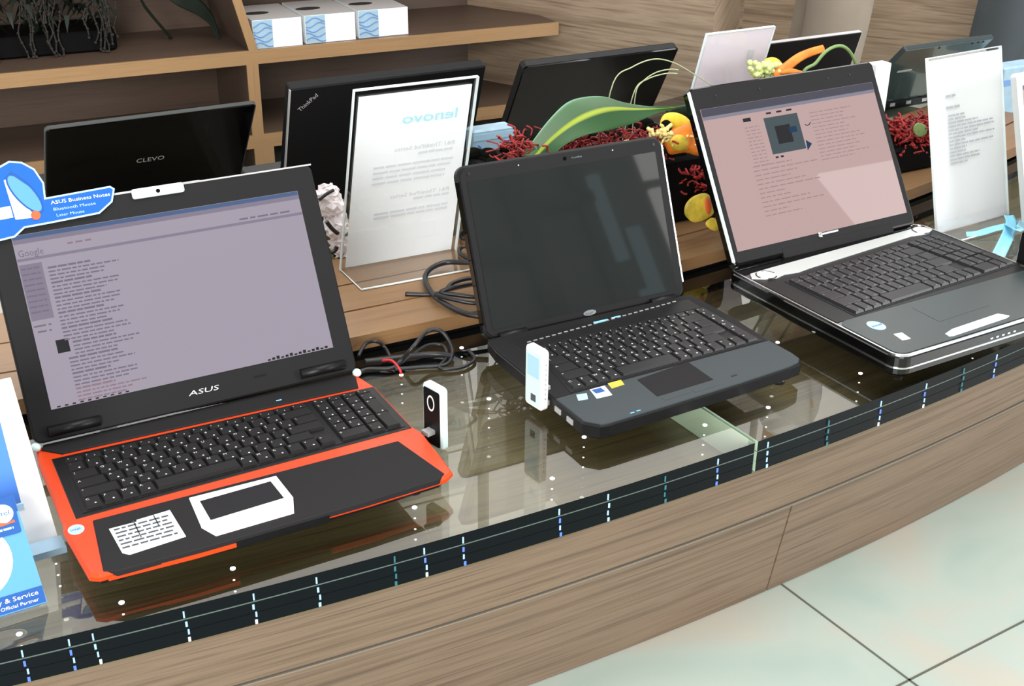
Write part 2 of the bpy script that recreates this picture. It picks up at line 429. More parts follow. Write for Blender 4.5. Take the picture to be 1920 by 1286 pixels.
# ------------------------------------------------------------------ arcs of the counter
AX, AY, R0 = .381, 5.6425, 5.72
def arcp(R, x):
    th = math.asin((x-AX)/R0); return AX + R*math.sin(th), AY - R*math.cos(th)
def arc_slab(bm, Ro, Ri, z0, z1, x0, x1, N=48, mi=0, mtop=None, medge=None, Rob=None, mend=None):
    """curved board between outer radius Ro and inner radius Ri; Rob = outer radius at the bottom"""
    Rob = Rob or Ro; uvl = bm.loops.layers.uv.verify(); S = []
    for i in range(N+1):
        x = x0+(x1-x0)*i/N; th = math.asin((x-AX)/R0)
        q = lambda R, z: bm.verts.new((AX+R*math.sin(th), AY-R*math.cos(th), z))
        S.append((q(Rob, z0), q(Ro, z1), q(Ri, z1), q(Ri, z0), th*R0))
    mtop = mi if mtop is None else mtop; medge = mi if medge is None else medge; mend = medge if mend is None else mend
    def face(vs, uvs, m):
        f = bm.faces.new(vs); f.material_index = m
        for l, u in zip(f.loops, uvs): l[uvl].uv = u
    for A, B in zip(S[:-1], S[1:]):
        ua, ub = A[4], B[4]
        face((A[0], B[0], B[1], A[1]), ((ua, z0), (ub, z0), (ub, z1), (ua, z1)), medge)
        face((A[1], B[1], B[2], A[2]), ((ua, -Ro), (ub, -Ro), (ub, -Ri), (ua, -Ri)), mtop)
        face((A[2], B[2], B[3], A[3]), ((ua, z1+7), (ub, z1+7), (ub, z0+7), (ua, z0+7)), medge)
        face((A[3], B[3], B[0], A[0]), ((ua, -Ri), (ub, -Ri), (ub, -Rob), (ua, -Rob)), mtop)
    a = S[0]; face((a[0], a[1], a[2], a[3]), ((0, z0), (0, z1), (.5, z1), (.5, z0)), mend)
    a = S[-1]; face((a[3], a[2], a[1], a[0]), ((.5, z0), (.5, z1), (0, z1), (0, z0)), mend)
XA, XB, XJ = -.95, 2.25, .598
counter = empty('display_counter', 'long curved wooden display counter carrying all the laptops on its glass top', 'counter', (AX, -.05, FLOOR))
def cpart(name, bm, mats, label=None):
    o = mk(name, bm, mats, counter, (-AX, .05, -FLOOR))
    if label: o['label'] = label
    return o
b = BM(); arc_slab(b, R0-.05, 4.44, FLOOR, -.05, XA, XB); cpart('core', b, 'veneer')
b = BM(); arc_slab(b, R0-.004, 4.42, -.05, -.0455, XA, XB); cpart('base_board', b, 'veneer_top')
b = BM(); arc_slab(b, R0-.006, R0-.049, -.130, -.0505, XA, XB, Rob=R0-.016); cpart('fascia_panel', b, 'veneer')
for xa, xb in ((XA, .6945), (.6975, XB)):
    b = BM(); arc_slab(b, R0-.0185, R0-.0495, FLOOR+.001, -.1345, xa, xb, Rob=R0-.047); cpart('front_panel', b, 'veneer')
b = BM(); arc_slab(b, R0-.0150, R0-.0495, -.1346, -.1330, XA, XB); cpart('seam_trim', b, 'seam_grey', 'thin pale metal seam trim')
zb = .0
pl = [(.468, .552), (.557, .648), (.653, .760)]
for a0, a1 in pl:
    b = BM(); arc_slab(b, R0-a0, R0-a1, .008, .030, XA, XB); cpart('plank', b, 'plank')
b = BM(); arc_slab(b, R0-.485, R0-.755, -.0455, .0075, XA, XB); cpart('plank_support', b, 'black')
# glass tops
def glass_top(x0, x1, ro, ri, label):
    g = empty('glass_top', label, 'glass top', ((x0+x1)/2, arcp(ro, (x0+x1)/2)[1], -.045))
    b = BM(); arc_slab(b, ro, ri, -.0448, -.0002, x0, x1, mi=1, mtop=0, medge=1, mend=2)
    mk('glass_sheet', b, ('glass', 'edge', 'joint'), g, tuple(-v for v in g.location))
    for k, z in enumerate((-.0148, -.0298)):
        b = BM(); arc_slab(b, ro+.0004, ro-.004, z-.0002-(.0009 if k == 0 else .0002), z+.0002, x0, x1)
        mk('glass_seam', b, 'edge_line' if k == 0 else 'edge', g, tuple(-v for v in g.location))
    return g
glass_top(XA, XJ-.003, R0, R0-.47, 'left clear glass top under the orange laptop, up to the joint')
glass_top(XJ+.003, XB, R0-.001, R0-.47, 'right clear glass top beyond the joint, under the pink-screen laptop')
glass_top(XA, XB, R0-.765, 4.43, 'rear clear glass strip under the laptops that face away')
# inlaid lights
led_pts = [(-.2795, -.020), (-.180, -.018), (-.063, -.016), (.156, -.002), (.327, -.024), (.413, .041), (.355, .188), (.567, -.007), (.670, -.009), (.849, .007), (1.077, .006), (.812, .140), (.281, .307), (-.223, .104), (.394, .344)]
first = None
where = ['in the far left corner below the blue leaflet stand', 'below the front left corner of the orange laptop', 'below the touchpad side of the orange laptop', 'by the front right corner of the orange laptop',
 'near the glass edge midway between orange and grey laptops', 'just in front of the white modem reflection', 'between the black modem and the white modem', 'before the grey laptop, left of the glass joint',
 'just right of the glass joint', 'in front of the grey laptop right corner', 'in front of the thick black laptop', 'between the grey laptop and the thick black laptop', 'next to the red wire behind the orange laptop', 'beside the blue leaflet stand', 'behind the left hinge of the grey laptop']
small = {0: 1, 5: 0, 13: 1, 12: 0, 14: 0}
for i, (x, y) in enumerate(led_pts):
    if first is None:
        first = empty('inset_light', '', 'light', (x, y, -.045)); first['group'] = 'small round lights set in the glass'
        b = BM(); cyl(b, (0, 0, .0451), (0, 0, 1), .0029, .0005, 14); mk('lens', b, 'led', first)
        for z in (.030, .015, .0005):
            b = BM(); cyl(b, (0, 0, z+.0001), (0, 0, 1), .0014, .0004, 10); mk('lower_reflection', b, 'led_small', first)  # lens reflections deeper in the glass, made as glowing discs
        o = first
    else:
        o = first.copy(); COL.objects.link(o)
        for ch in list(first.children): c = ch.copy(); COL.objects.link(c); c.parent = o
        o.location = (x, y, -.045)
    o['label'] = 'small white light in the glass ' + where[i]
# glints along the edge: refracted light made as small glowing strips
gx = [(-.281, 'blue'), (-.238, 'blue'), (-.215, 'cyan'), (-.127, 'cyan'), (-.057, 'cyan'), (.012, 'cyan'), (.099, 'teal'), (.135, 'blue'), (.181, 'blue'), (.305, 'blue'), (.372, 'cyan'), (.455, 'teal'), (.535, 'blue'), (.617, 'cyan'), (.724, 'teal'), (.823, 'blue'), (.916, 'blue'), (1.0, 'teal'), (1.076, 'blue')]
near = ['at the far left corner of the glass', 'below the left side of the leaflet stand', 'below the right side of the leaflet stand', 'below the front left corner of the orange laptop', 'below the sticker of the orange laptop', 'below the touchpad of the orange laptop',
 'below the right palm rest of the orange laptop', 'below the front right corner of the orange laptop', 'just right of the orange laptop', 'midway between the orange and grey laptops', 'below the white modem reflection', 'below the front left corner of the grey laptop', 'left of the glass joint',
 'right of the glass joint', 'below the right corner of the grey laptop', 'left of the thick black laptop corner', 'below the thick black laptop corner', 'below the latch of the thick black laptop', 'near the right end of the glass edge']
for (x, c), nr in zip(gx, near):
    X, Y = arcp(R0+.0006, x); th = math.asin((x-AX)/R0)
    o = empty('edge_glint', {'blue': 'deep blue', 'cyan': 'pale blue', 'teal': 'dim teal'}[c] + ' glint in the glass edge ' + nr, 'light', (X, Y, -.045), th, 'painted glints in the glass edge')
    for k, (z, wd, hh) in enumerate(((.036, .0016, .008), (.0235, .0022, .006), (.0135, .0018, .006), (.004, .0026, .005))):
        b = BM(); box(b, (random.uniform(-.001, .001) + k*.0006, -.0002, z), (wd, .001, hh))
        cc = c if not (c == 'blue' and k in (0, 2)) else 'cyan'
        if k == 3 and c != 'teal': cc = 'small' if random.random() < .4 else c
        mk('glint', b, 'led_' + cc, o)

# ------------------------------------------------------------------ floor, walls
b = BM()
fx, fy, TS = .7075, -.258, .60
up0 = up(1456.5, 1089, FLOOR); up1 = up(1705, 1275, FLOOR); up2 = up(1920, 1146, FLOOR)
gy = (up1-up0).normalized(); gxv = Vector((-gy.y, gy.x, 0))
if gxv.x < 0: gxv = -gxv
box(b, (1.5, .8, FLOOR-.02), (14, 12, .04)); uvmap(b)
fl = mk('floor', b, 'floor'); fl['kind'] = 'structure'
b = BM()
for k in range(-8, 9):
    for (o_, d_) in ((up1 + gxv*TS*k, gy), (up1 + gy*TS*k, gxv)):
        pz = Vector((o_.x, o_.y, 0)); n_ = Vector((-d_.y, d_.x, 0))*.0016
        A = pz - d_*5; B_ = pz + d_*5
        q = [A-n_, B_-n_, B_+n_, A+n_]
        if (q[1]-q[0]).cross(q[3]-q[0]).z < 0: q.reverse()
        prism(b, [(v.x, v.y) for v in q], FLOOR-.001, FLOOR+.0006)
gr = mk('trim_1', b, 'grout'); gr['kind'] = 'structure'
def wall(name, p0, p1, z0, z1, th, m, flip=False):
    p0 = Vector((*p0, 0)); p1 = Vector((*p1, 0)); d = (p1-p0); L_ = d.length; d.normalize(); n = Vector((-d.y, d.x, 0))*(-1 if flip else 1)
    b = BM()
    q = [p0, p1, p1+n*th, p0+n*th]
    if (q[1]-q[0]).cross(q[3]-q[0]).z < 0: q.reverse()
    prism(b, [(v.x, v.y) for v in q], z0, z1); uvmap(b, d)
    o = mk(name, b, m); o['kind'] = 'structure'; return o
S_L = Vector((-.6, 2.184)); S_R = Vector((1.60, 2.07))
corner = at(1340, 20, 1.655)
wall('wall_side', (1.365, 2.70), (corner.x, corner.y), FLOOR, 1.0, .16, 'wall_wood')
wall('wall_right', (corner.x+.02, corner.y+.03), (corner.x+.165, corner.y+.075), FLOOR, 1.0, .1, 'wall_wood')
wall('wall_back', (2.15, 3.3), (3.165, 1.75), FLOOR, 1.0, .1, 'wall_wood')
wall('wall_far', (-5, 5.2), (11, 5.2), FLOOR, 6.6, .1, 'wallwhite')
wall('wall_front', (-5, -3.5), (9, -3.5), FLOOR, 4.3, .1, 'wall_dark', True)
def bars(name, rects, m, y0, y1):
    b = BM()
    for x0, z0_, x1, z1_ in rects: box(b, ((x0+x1)/2, (y0+y1)/2, (z0_+z1_)/2), (x1-x0, y1-y0, z1_-z0_))
    o = mk(name, b, m); o['kind'] = 'structure'; return o
bars('window_1', [(3.36, .1, 4.5, 1.64), (3.36, 1.70, 4.5, 2.6)], 'window_glow', -3.50, -3.47)
bars('window_2', [(5.75, .9, 7.4, 3.2)], 'window_glow', -3.50, -3.47)
bars('rear_fill_panel', [(-4 + 2.35*k, 1.2, -4 + 2.35*k + 2.25, 6.5) for k in range(6)], 'rear_fill_glow', 5.17, 5.195)  # unseen glowing panels added to brighten reflections in the glass top
bars('window_3', [(3.02, 1.28, 3.09, 1.78), (3.14, 1.05, 3.22, 1.45), (3.08, .95, 3.2, 1.10)], 'window_dim', -3.50, -3.47)
bars('door_1', [(2.50, -.3, 2.62, 2.6), (1.2, 1.40, 2.50, 1.47), (2.62, 1.62, 3.0, 1.68), (1.1, -.3, 1.2, 2.6), (2.9, -.3, 2.98, 2.6)], 'frame_dark', -3.49, -3.44)
# ------------------------------------------------------------------ shelf unit
ang = math.atan2(S_R.y-S_L.y, S_R.x-S_L.x)
ex = Vector((math.cos(ang), math.sin(ang), 0)); ey = Vector((-math.sin(ang), math.cos(ang), 0))
shelf = empty('shelf_unit', 'brown wooden wall shelf with pale oak edges behind the counter', 'shelf', (S_L.x, S_L.y, FLOOR), ang)
LX = (S_R-S_L).length
def sbox(name, x0, x1, y0, y1, z0, z1, mi):
    b = BM(); box(b, ((x0+x1)/2, (y0+y1)/2, (z0+z1)/2 - FLOOR), (x1-x0, y1-y0, z1-z0)); 
    g = (1, 0, 0) if (x1-x0) > .2 else (0, 0, 1)
    uvmap(b, g, (random.random(), random.random())); return mk(name, b, mi, shelf)
DEP = .36
for zt, nm in ((.052, 'upper'), (-.178, 'lower')):
    sbox('shelf_board', 0, LX-.002, .004, DEP, zt-.036, zt-.0005, 'shelf_in')
    sbox('edge_strip', 0, LX, -.004, .004, zt-.037, zt, 'shelf_front')
sbox('back_panel', 0, LX, DEP, DEP+.02, FLOOR, .42, 'shelf_in')
sbox('top_board', 0, LX, 0, DEP, .40, .43, 'shelf_in')
dv = at(474, 150, 2.12); dx = (Vector((dv.x, dv.y, 0)) - Vector((S_L.x, S_L.y, 0))).dot(ex)
# lower divider (upright) and upper divider (leaning)
sbox('divider', dx-.014, dx+.016, .002, DEP, -.176, .014, 'shelf_in')
sbox('edge_strip', dx-.015, dx+.017, -.0038, .003, -.178, .015, 'shelf_front')
sbox('divider', dx-.012, dx+.040, .002, DEP, FLOOR, -.214, 'shelf_in')
sbox('edge_strip', dx-.013, dx+.042, -.0038, .003, FLOOR, -.215, 'shelf_front')
b = BM(); z0, z1 = .052-FLOOR, .40-FLOOR
for y0_, y1_, mi, e in ((.003, DEP, 0, 0), (-.0038, .003, 1, .001)):
    xa, xb = dx-.004-e, dx+.018+e; t = -.085
    hexa(b, [(xa, y0_, z0), (xb, y0_, z0), (xb, y1_, z0), (xa, y1_, z0)], [(xa+t, y0_, z1), (xb+t, y0_, z1), (xb+t, y1_, z1), (xa+t, y1_, z1)], mi)
uvmap(b, (0, 0, 1)); mk('leaning_divider', b, ('shelf_in', 'shelf_front'), shelf)
# tissue boxes
def tissue(px0, px1, pyb, lab, group):
    a = at(px0, pyb, 2.115); c = at(px1, pyb-6, 2.105); wd = (c-a).length*.97
    base = Vector((a.x, a.y, 0)); 
    o = empty('tissue_box', lab, 'box', (base.x, base.y+.012, .052), ang, group)
    h_, d_ = .075, .21
    b = BM(); box(b, (wd/2, d_/2, h_/2), (wd, d_, h_)); 
    for f in b.faces:
        f.normal_update()
        if f.normal.z > .5: f.material_index = 1
    mk('carton', b, ('paper', 'shaded_top'), o)
    b = BM(); flat(b, .001, .001, wd*.40, h_-.001, 0, .0006, mtx=Matrix.Rotation(PI/2, 4, 'X'))
    mk('printed_panel', b, 'palebox', o)
    b = BM()
    for k in range(5):
        P = [(.002 + t*(wd*.4-.004)/6, -.0012, .010+k*.013 + .006*math.sin(t*.9+k*1.3)) for t in range(7)]
        tube(b, P, .0016, 6, 4)
    mk('wave_print', b, 'waveblue', o)
    b = BM(); cyl(b, (wd*.28, d_*.45, h_), (0, 0, 1), 1, .0008, 24)
    for v in b.verts: v.co.x = wd*.28 + (v.co.x-wd*.28)*.035; v.co.y = d_*.45 + (v.co.y-d_*.45)*.02
    mk('opening', b, 'dark_slot', o)
g = 'tissue boxes on the upper shelf'
tissue(478, 573, 76, 'white and blue patterned tissue box nearest the leaning shelf divider', g)
tissue(576, 673, 66, 'white and blue patterned tissue box in the middle of the three', g)
tissue(676, 772, 57, 'white and blue patterned tissue box at the right end of the three', g)
# dark planting on the upper shelf
pz = .052
o = empty('shelf_plant', 'dark green trough planting with trailing grey sprigs on the upper left shelf', 'plant', (.16, 2.35, pz), ang)
b = BM()
prism(b, rrect(-.62, -.06, .21, .12, .02), 0, .055, .006); mk('trough', b, 'planter', o)
b = BM()
for i in range(260):
    x = random.uniform(-.6, .19); y = random.uniform(-.07, .1); z = random.uniform(.05, .15)
    L_ = random.uniform(.04, .09); a = random.uniform(0, 2*PI)
    P = [Vector((x, y, z)), Vector((x+math.cos(a)*L_*.5, y+math.sin(a)*L_*.5, z+.03)), Vector((x+math.cos(a)*L_, y+math.sin(a)*L_, z-.01))]
    s = Vector((-math.sin(a), math.cos(a), 0))*.008
    v = [b.verts.new(p) for p in (P[0], P[1]-s, P[2], P[1]+s)]; b.faces.new(v)
mk('foliage', b, 'darkleaf', o)['kind'] = 'stuff'
b = BM()
for i in range(60):
    x = random.choice((random.gauss(.02, .03), random.uniform(-.6, .2), random.gauss(-.28, .05), random.gauss(.19, .012))); y = -.072 - random.uniform(0, .012)
    z = random.uniform(.1, .2); n_ = random.randint(3, 7)
    P = [Vector((x+random.gauss(0, .004), y+random.gauss(0, .003), max(.004, z-k*.024))) for k in range(n_)]
    tube(b, P, .0022, 5, 2)
    for p in P: ball(b, p, .0042, 6, 4)
mk('sprig', b, 'greybead', o)['kind'] = 'stuff'
def ribbon_leaf(bm, C, wds, nrm, mi=0, th=.0012, cup=.0, uvs=True):
    """blade along the points C with half widths wds; nrm ~ facing direction"""
    uvl = bm.loops.layers.uv.verify(); C = [Vector(c) for c in C]; rows = []
    nv = 6
    for i, c in enumerate(C):
        t = (C[min(i+1, len(C)-1)]-C[max(i-1, 0)]).normalized(); s = t.cross(Vector(nrm)).normalized(); n = s.cross(t).normalized()
        rows.append([(c + s*wds[i]*(j/nv*2-1) - n*cup*wds[i]*((j/nv*2-1)**2), n) for j in range(nv+1)])
    top = [[bm.verts.new(p) for p, n in r] for r in rows]; bot = [[bm.verts.new(p-n*th) for p, n in r] for r in rows]
    L_ = len(C)-1
    def face(q, uv):
        try: f = bm.faces.new(q)
        except ValueError: return
        f.material_index = mi; f.smooth = True
        for l, u in zip(f.loops, uv): l[uvl].uv = u
    for i in range(L_):
        for j in range(nv):
            uv = [(i/L_, j/nv), ((i+1)/L_, j/nv), ((i+1)/L_, (j+1)/nv), (i/L_, (j+1)/nv)]
            face((top[i][j], top[i+1][j], top[i+1][j+1], top[i][j+1]), uv)
            face((bot[i][j+1], bot[i+1][j+1], bot[i+1][j], bot[i][j]), [uv[3], uv[2], uv[1], uv[0]])
        for j in (0, nv):
            u0 = (i/L_, j/nv); u1 = ((i+1)/L_, j/nv)
            face((top[i][j], bot[i][j], bot[i+1][j], top[i+1][j]) if j == 0 else (top[i+1][j], bot[i+1][j], bot[i][j], top[i][j]), [u0, u0, u1, u1])
o = empty('trailing_leaf_plant', 'single dark glossy leaf drooping beside the leaning shelf divider', 'plant', (.62, 2.30, pz), 0)
b = BM(); CC = [at(x, y, 2.29) - o.location for x, y in ((300, -25), (335, -6), (372, 14), (398, 42), (412, 82))]
ribbon_leaf(b, catmull(CC, 4), [.006, .011, .016, .02, .022, .023, .023, .022, .02, .018, .016, .013, .010, .008, .006, .004, .002], (0, -1, .2)); mk('leaf', b, 'darkleaf', o)
b = BM(); tube(b, [CC[0], CC[0]+Vector((-.05, .02, -.03)), (-.10, .05, .01), (-.10, .05, .004)], .004, 8, 4); mk('stem', b, 'darkleaf', o)

# ------------------------------------------------------------------ laptops
def keyrows(kind):
    num = kind == 'wide'
    R = []
    R.append([1.07]*14 if num else [.9375]*16)
    R.append([1]*13+[2]); R.append([1.5]+[1]*12+[1.5]); R.append([1.75]+[1]*11+[2.25])
    R.append([2.25]+[1]*10+[1.75]); R.append([1, 1, 1, 1, 5.0, 1, 1, 1, 1, 1, 1])
    R[4].append(None)
    return R
LEG = [list('EFFFFFFFFFFFFFFF'), list('`1234567890-=') + ['<'], ['|'] + list('QWERTYUIOP[]\\'), ['A'] + list("ASDFGHJKL;'") + ['<'], ['^'] + list('ZXCVBNM,./') + ['^'], ['C', 'F', 'W', 'A', '', 'A', 'M', 'C', '<', 'v', '>']]
def key_mesh(w_, d_, h_, leg, big):
    b = BM()
    x, y = w_/2, d_/2; i = min(.0016, w_*.12)
    lo = [(-x, -y, 0), (x, -y, 0), (x, y, 0), (-x, y, 0)]; hi = [(-x+i, -y+i, h_), (x-i, -y+i, h_), (x-i, y-i*.6, h_), (-x+i, y-i*.6, h_)]
    hexa(b, lo, hi)
    if leg:
        s = big*min(d_, .019)
        text(b, leg, -x+i+.0012, y-i-s*.85, s, h_, 1, th=.00015)
        if w_ < .022 and leg not in '<>^': flat(b, x*.1, -y+i+.001, x*.1+s*.35, -y+i+.001+s*.35, h_, .00015, 1)
    return b
def keyboard(parent, quad, z, mats, kind='wide', h_=.0032, big=.5):
    """keys laid out in the quad (bl, br, tr, tl) of base coordinates"""
    bl, br, tr, tl = [Vector(q) for q in quad]
    def P(u, v): return (bl*(1-u)+br*u)*(1-v) + (tl*(1-u)+tr*u)*v
    kb = BM(); prism(kb, [tuple(P(-.012, -.03)), tuple(P(1.012, -.03)), tuple(P(1.012, 1.03)), tuple(P(-.012, 1.03))], z-.0004, z+.0006)
    ko = mk('keyboard', kb, 'black', parent)
    UW = 15 if kind != 'wide' else 19.35
    if kind == 'main1': UW = 16.1
    rows = [.62, 1, 1, 1, 1, 1]; tot = sum(rows)
    ang_ = math.atan2((br-bl).y, (br-bl).x); Wd = ((br-bl).length+(tr-tl).length)/2; Dp = ((tl-bl).length+(tr-br).length)/2
    cells = []; v = 1
    for r, row in enumerate(keyrows('wide' if kind == 'wide' else 'm')):
        dv_ = rows[r]/tot; u = 0
        for k, wu in enumerate(row):
            if wu is None: continue
            cells.append((u, wu, v-dv_, dv_, LEG[r][k] if k < len(LEG[r]) else '')); u += wu
        v -= dv_
    if kind == 'wide':
        npad = [['N', 'P', 'H', 'E'], ['L', '/', '*', '-'], ['7', '8', '9', '+'], ['4', '5', '6'], ['1', '2', '3', '<'], ['0', None, '.']]
        v = 1
        for r, row in enumerate(npad):
            dv_ = rows[r]/tot
            for k, s in enumerate(row):
                if s is None: continue
                w_ = 2 if (r == 5 and k == 0) else 1; hh = 2 if s in '+' and r == 2 else (2 if (s == '<' and r == 4) else 1)
                cells.append((15.35+k, w_, v-dv_*hh, dv_*hh, s))
            v -= dv_
    if kind == 'main1':
        v = 1
        for r in range(6):
            dv_ = rows[r]/tot; cells.append((15.1, 1, v-dv_, dv_, 'HPED><'[r])); v -= dv_
    for u, wu, v0, dv_, s in cells:
        gap = .0012
        bm = key_mesh(wu/UW*Wd-gap, dv_*Dp-gap, h_, s, big)
        c = P((u+wu/2)/UW, v0+dv_/2)
        mk('key', bm, mats, ko, (c.x, c.y, z+.0006), (0, 0, ang_))
    return ko
def lid_frame(root, hd, hz, a): return dict(loc=(0, hd, hz), rot=(PI-a, 0, 0))

# ---- A : black and orange 17 inch laptop
A = empty('laptop', 'large black and orange laptop with a lavender web page, nearest on the left', 'laptop', (0, 0, 0))
tA = .0305
outer = [(-.2045, .0015), (-.196, -.0045), (-.1, -.0085), (.1, -.0085), (.196, -.0045), (.2085, .004), (.2165, .104), (.2125, .122), (.2135, .243), (.2050, .2868), (-.2050, .2868), (-.2085, .25), (-.2085, .11), (-.2110, .095)]
b = BM(); prism(b, outer, .0195, tA, .003, chb=.004); mk('base', b, 'orange', A)
b = BM(); prism(b, inset(outer, .012), .007, .020, 0, chb=.012); mk('underside', b, 'black', A)
b = BM(); 
for sx in (-.17, .17):
    for y in (.03, .25): cyl(b, (sx, y, .0), (0, 0, 1), .010, .008, 16)
mk('foot', b, 'rubber', A)
pobj('palm_rest', [(-.1900, .0005), (-.178, -.0075), (-.09, -.0100), (.09, -.0100), (.186, -.0065), (.1965, .002), (.1805, .0945), (-.1795, .0965)], tA-.006, tA+.0018, 'palm', A, .001)
pobj('keyboard_tray', [(-.1945, .1095), (.2090, .1170), (.2105, .239), (-.1935, .250)], tA-.003, tA+.0008, 'black', A, .0006)
pobj('hinge_deck', [(-.180, .2555), (.192, .2445), (.200, .272), (.196, .2862), (-.196, .2862), (-.200, .2755)], tA-.003, tA+.0022, 'palm', A, .001)
keyboard(A, [(-.1815, .1195), (.1985, .1260), (.2005, .2310), (-.1815, .2370)], tA+.0008, ('key', 'legend'), 'wide', .0040, .30)
tf = [(-.072, .0035), (.0155, .005), (.0255, .035), (.0240, .0865), (-.0765, .0885), (-.0810, .0255)]
b = BM(); prism(b, tf, tA, tA+.0034, .0008); mk('touchpad_frame', b, 'white_pl', A)
tpd = pobj('touchpad', [(-.0685, .0335), (.0155, .0375), (.0140, .0770), (-.0680, .0750)], tA+.001, tA+.0038, 'pad_black', A)
pobj('touchpad_button', [(-.064, .0085), (-.0275, .0095), (-.0275, .0275), (-.066, .0270)], tA+.001, tA+.0040, 'white_pl', A, .0005)
pobj('touchpad_button', [(-.0268, .0095), (.0105, .0100), (.0175, .0290), (-.0268, .0275)], tA+.001, tA+.0040, 'white_pl', A, .0005)
b = BM(); prism(b, [(-.160, .0135), (-.100, .0180), (-.1015, .0755), (-.138, .0735), (-.139, .0700), (-.168, .0705), (-.166, .0200)], tA+.0018, tA+.0024)
st = mk('specification_sticker', b, 'paper', A)
b = BM()
for k in range(6): greek(b, -.164, .0640-k*.0075, -.106, .0028, tA+.0025, word=(.004, .013), gap=.002)
flat(b, -.1425, .038, -.1412, .073, tA+.0025); flat(b, -.1205, .052, -.1192, .0735, tA+.0025); mk('small_print', b, 'ink_dark', A)
b = BM(); cyl(b, (-.1985, .0890, tA), (0, 0, 1), 1, .0007, 24)
for v in b.verts: v.co.x = -.1985+(v.co.x+.1985)*.0085; v.co.y = .0890+(v.co.y-.0890)*.0095
mk('processor_sticker', b, 'lightline', A)
b = BM(); text(b, 'intel', -.2045, .0868, .0060, tA+.0008, th=.0003); mk('sticker_print', b, 'blue', A)
pobj('front_strip', [(-.187, -.0060), (-.100, -.0105), (-.055, -.0108), (-.055, -.0085), (-.100, -.0080), (-.187, -.0040)], .0215, .0265, 'orange', A)
pobj('front_bumper', [(-.055, -.0104), (.05, -.0104), (.05, -.006), (-.055, -.006)], .0185, tA-.001, 'black', A, .001)
for x in (-.2050, .2048):
    b = BM(); ball(b, (x, .2800, tA+.004), .006, 12, 8, sc=(1, 1.2, .9)); mk('hinge_cap', b, 'ice', A)
aA = 2.0584
LF = dict(loc=(0, .2806, .0422), rot=(PI-aA, 0, 0))
b = BM(); prism(b, rrect(-.2056, -.004, .2056, .2765, .010), -.016, 0, .002); LA = mk('lid', b, 'bezel', A, **LF)
for x in (-.158, .158):
    b = BM(); cyl(b, (x-.030, .0075, .001), (1, 0, 0), .0065, .060, 16); mk('hinge', b, 'black', LA)
b = BM(); flat(b, -.2045, .2746, .206, .2766, -.0005, .0012); mk('lid_rim', b, 'silver', LA)
b = BM(); flat(b, -.1790, .0325, .1795, .2440, 0, .0008); mk('screen', b, 'scrA', LA)
b = BM(); prism(b, rrect(-.0305, .2650, .0345, .2775, .003), 0, .0035, .0008); mk('webcam_bar', b, 'ice', LA)
b = BM(); cyl(b, (.0015, .2710, .0034), (0, 0, 1), .0026, .0006, 16); mk('webcam_lens', b, 'black_gloss', LA)
b = BM(); flat(b, -.060, .2740, -.031, .2752, 0, .0012); flat(b, .0345, .2760, .056, .2772, 0, .0014); mk('webcam_trim', b, 'silver', LA)
b = BM(); text(b, 'ASUS', -.018, .0120, .010, .0002, width=.038, sy=.0085, shear=.35, th=.0004); mk('logo', b, 'legend', LA)
b = BM(); flat(b, .068, .0160, .084, .0185, 0, .0004); mk('badge', b, 'black', LA)
# page
b = BM(); zt = .0009
flat(b, -.1785, .2385, .1790, .2436, zt, .0001, 1); flat(b, -.1785, .2330, .1790, .2385, zt, .0001, 3)
flat(b, -.1785, .212, .1790, .2155, zt, .0001, 3)
flat(b, -.1780, .1400, -.1520, .2080, zt, .0001, 3)
flat(b, -.1570, .0965, -.1425, .1125, zt, .0001, 4)
text(b, 'Google', -.1760, .2175, .011, zt+.0002, 0, width=.029, sy=.0115, th=.0001)
for k in range(9): greek(b, -.1765, .2015-k*.0066, -.1555, .0020, zt+.0002, 0, th=.0001, word=(.004, .012), gap=.0012)
greek(b, -.1770, .1320, -.157, .002, zt+.0002, 0, th=.0001); greek(b, -.174, .1250, -.158, .002, zt+.0002, 0, th=.0001)
greek(b, -.118, .2240, -.09, .0022, zt+.0002, 5, th=.0001); greek(b, .095, .2180, .165, .0022, zt+.0002, 0, th=.0001)
y = .1985
for k in range(9):
    x0 = -.1465 if k != 5 else -.138
    greek(b, x0, y, x0+random.uniform(.045, .06), .0024, zt+.0002, 0 if k < 8 else 5, th=.0001, word=(.006, .014), gap=.0014)
    for j in (1, 2, 3): greek(b, x0, y-.0046*j, x0+random.uniform(.062, .085)*(1 if j < 3 else .8), .0018, zt+.0002, 0 if k < 8 else 5, th=.0001, word=(.003, .012), gap=.0016)
    y -= .0186
for x in range(10): flat(b, -.172+x*.009, .0335, -.168+x*.009, .0352, zt+.0002, .0001, 4)
for x in range(14): flat(b, .09+x*.006, .0335, .094+x*.006, .0355+.001*(x % 3), zt+.0002, .0001, 4)
mk('web_page', b, ('scr_text', 'scrA_bar', 'scrA_bar', 'scrA_side', 'scr_dark', 'scr_text_red'), LA)
b = BM(); cyl(b, (.075, .2400-.012, 0), (0, 0, 1), .001, .001); b.free()
b = BM(); flat(b, .085, .258, .092, .2598, tA+.0020, .0004); mk('indicator_light', b, 'led_ind', A)

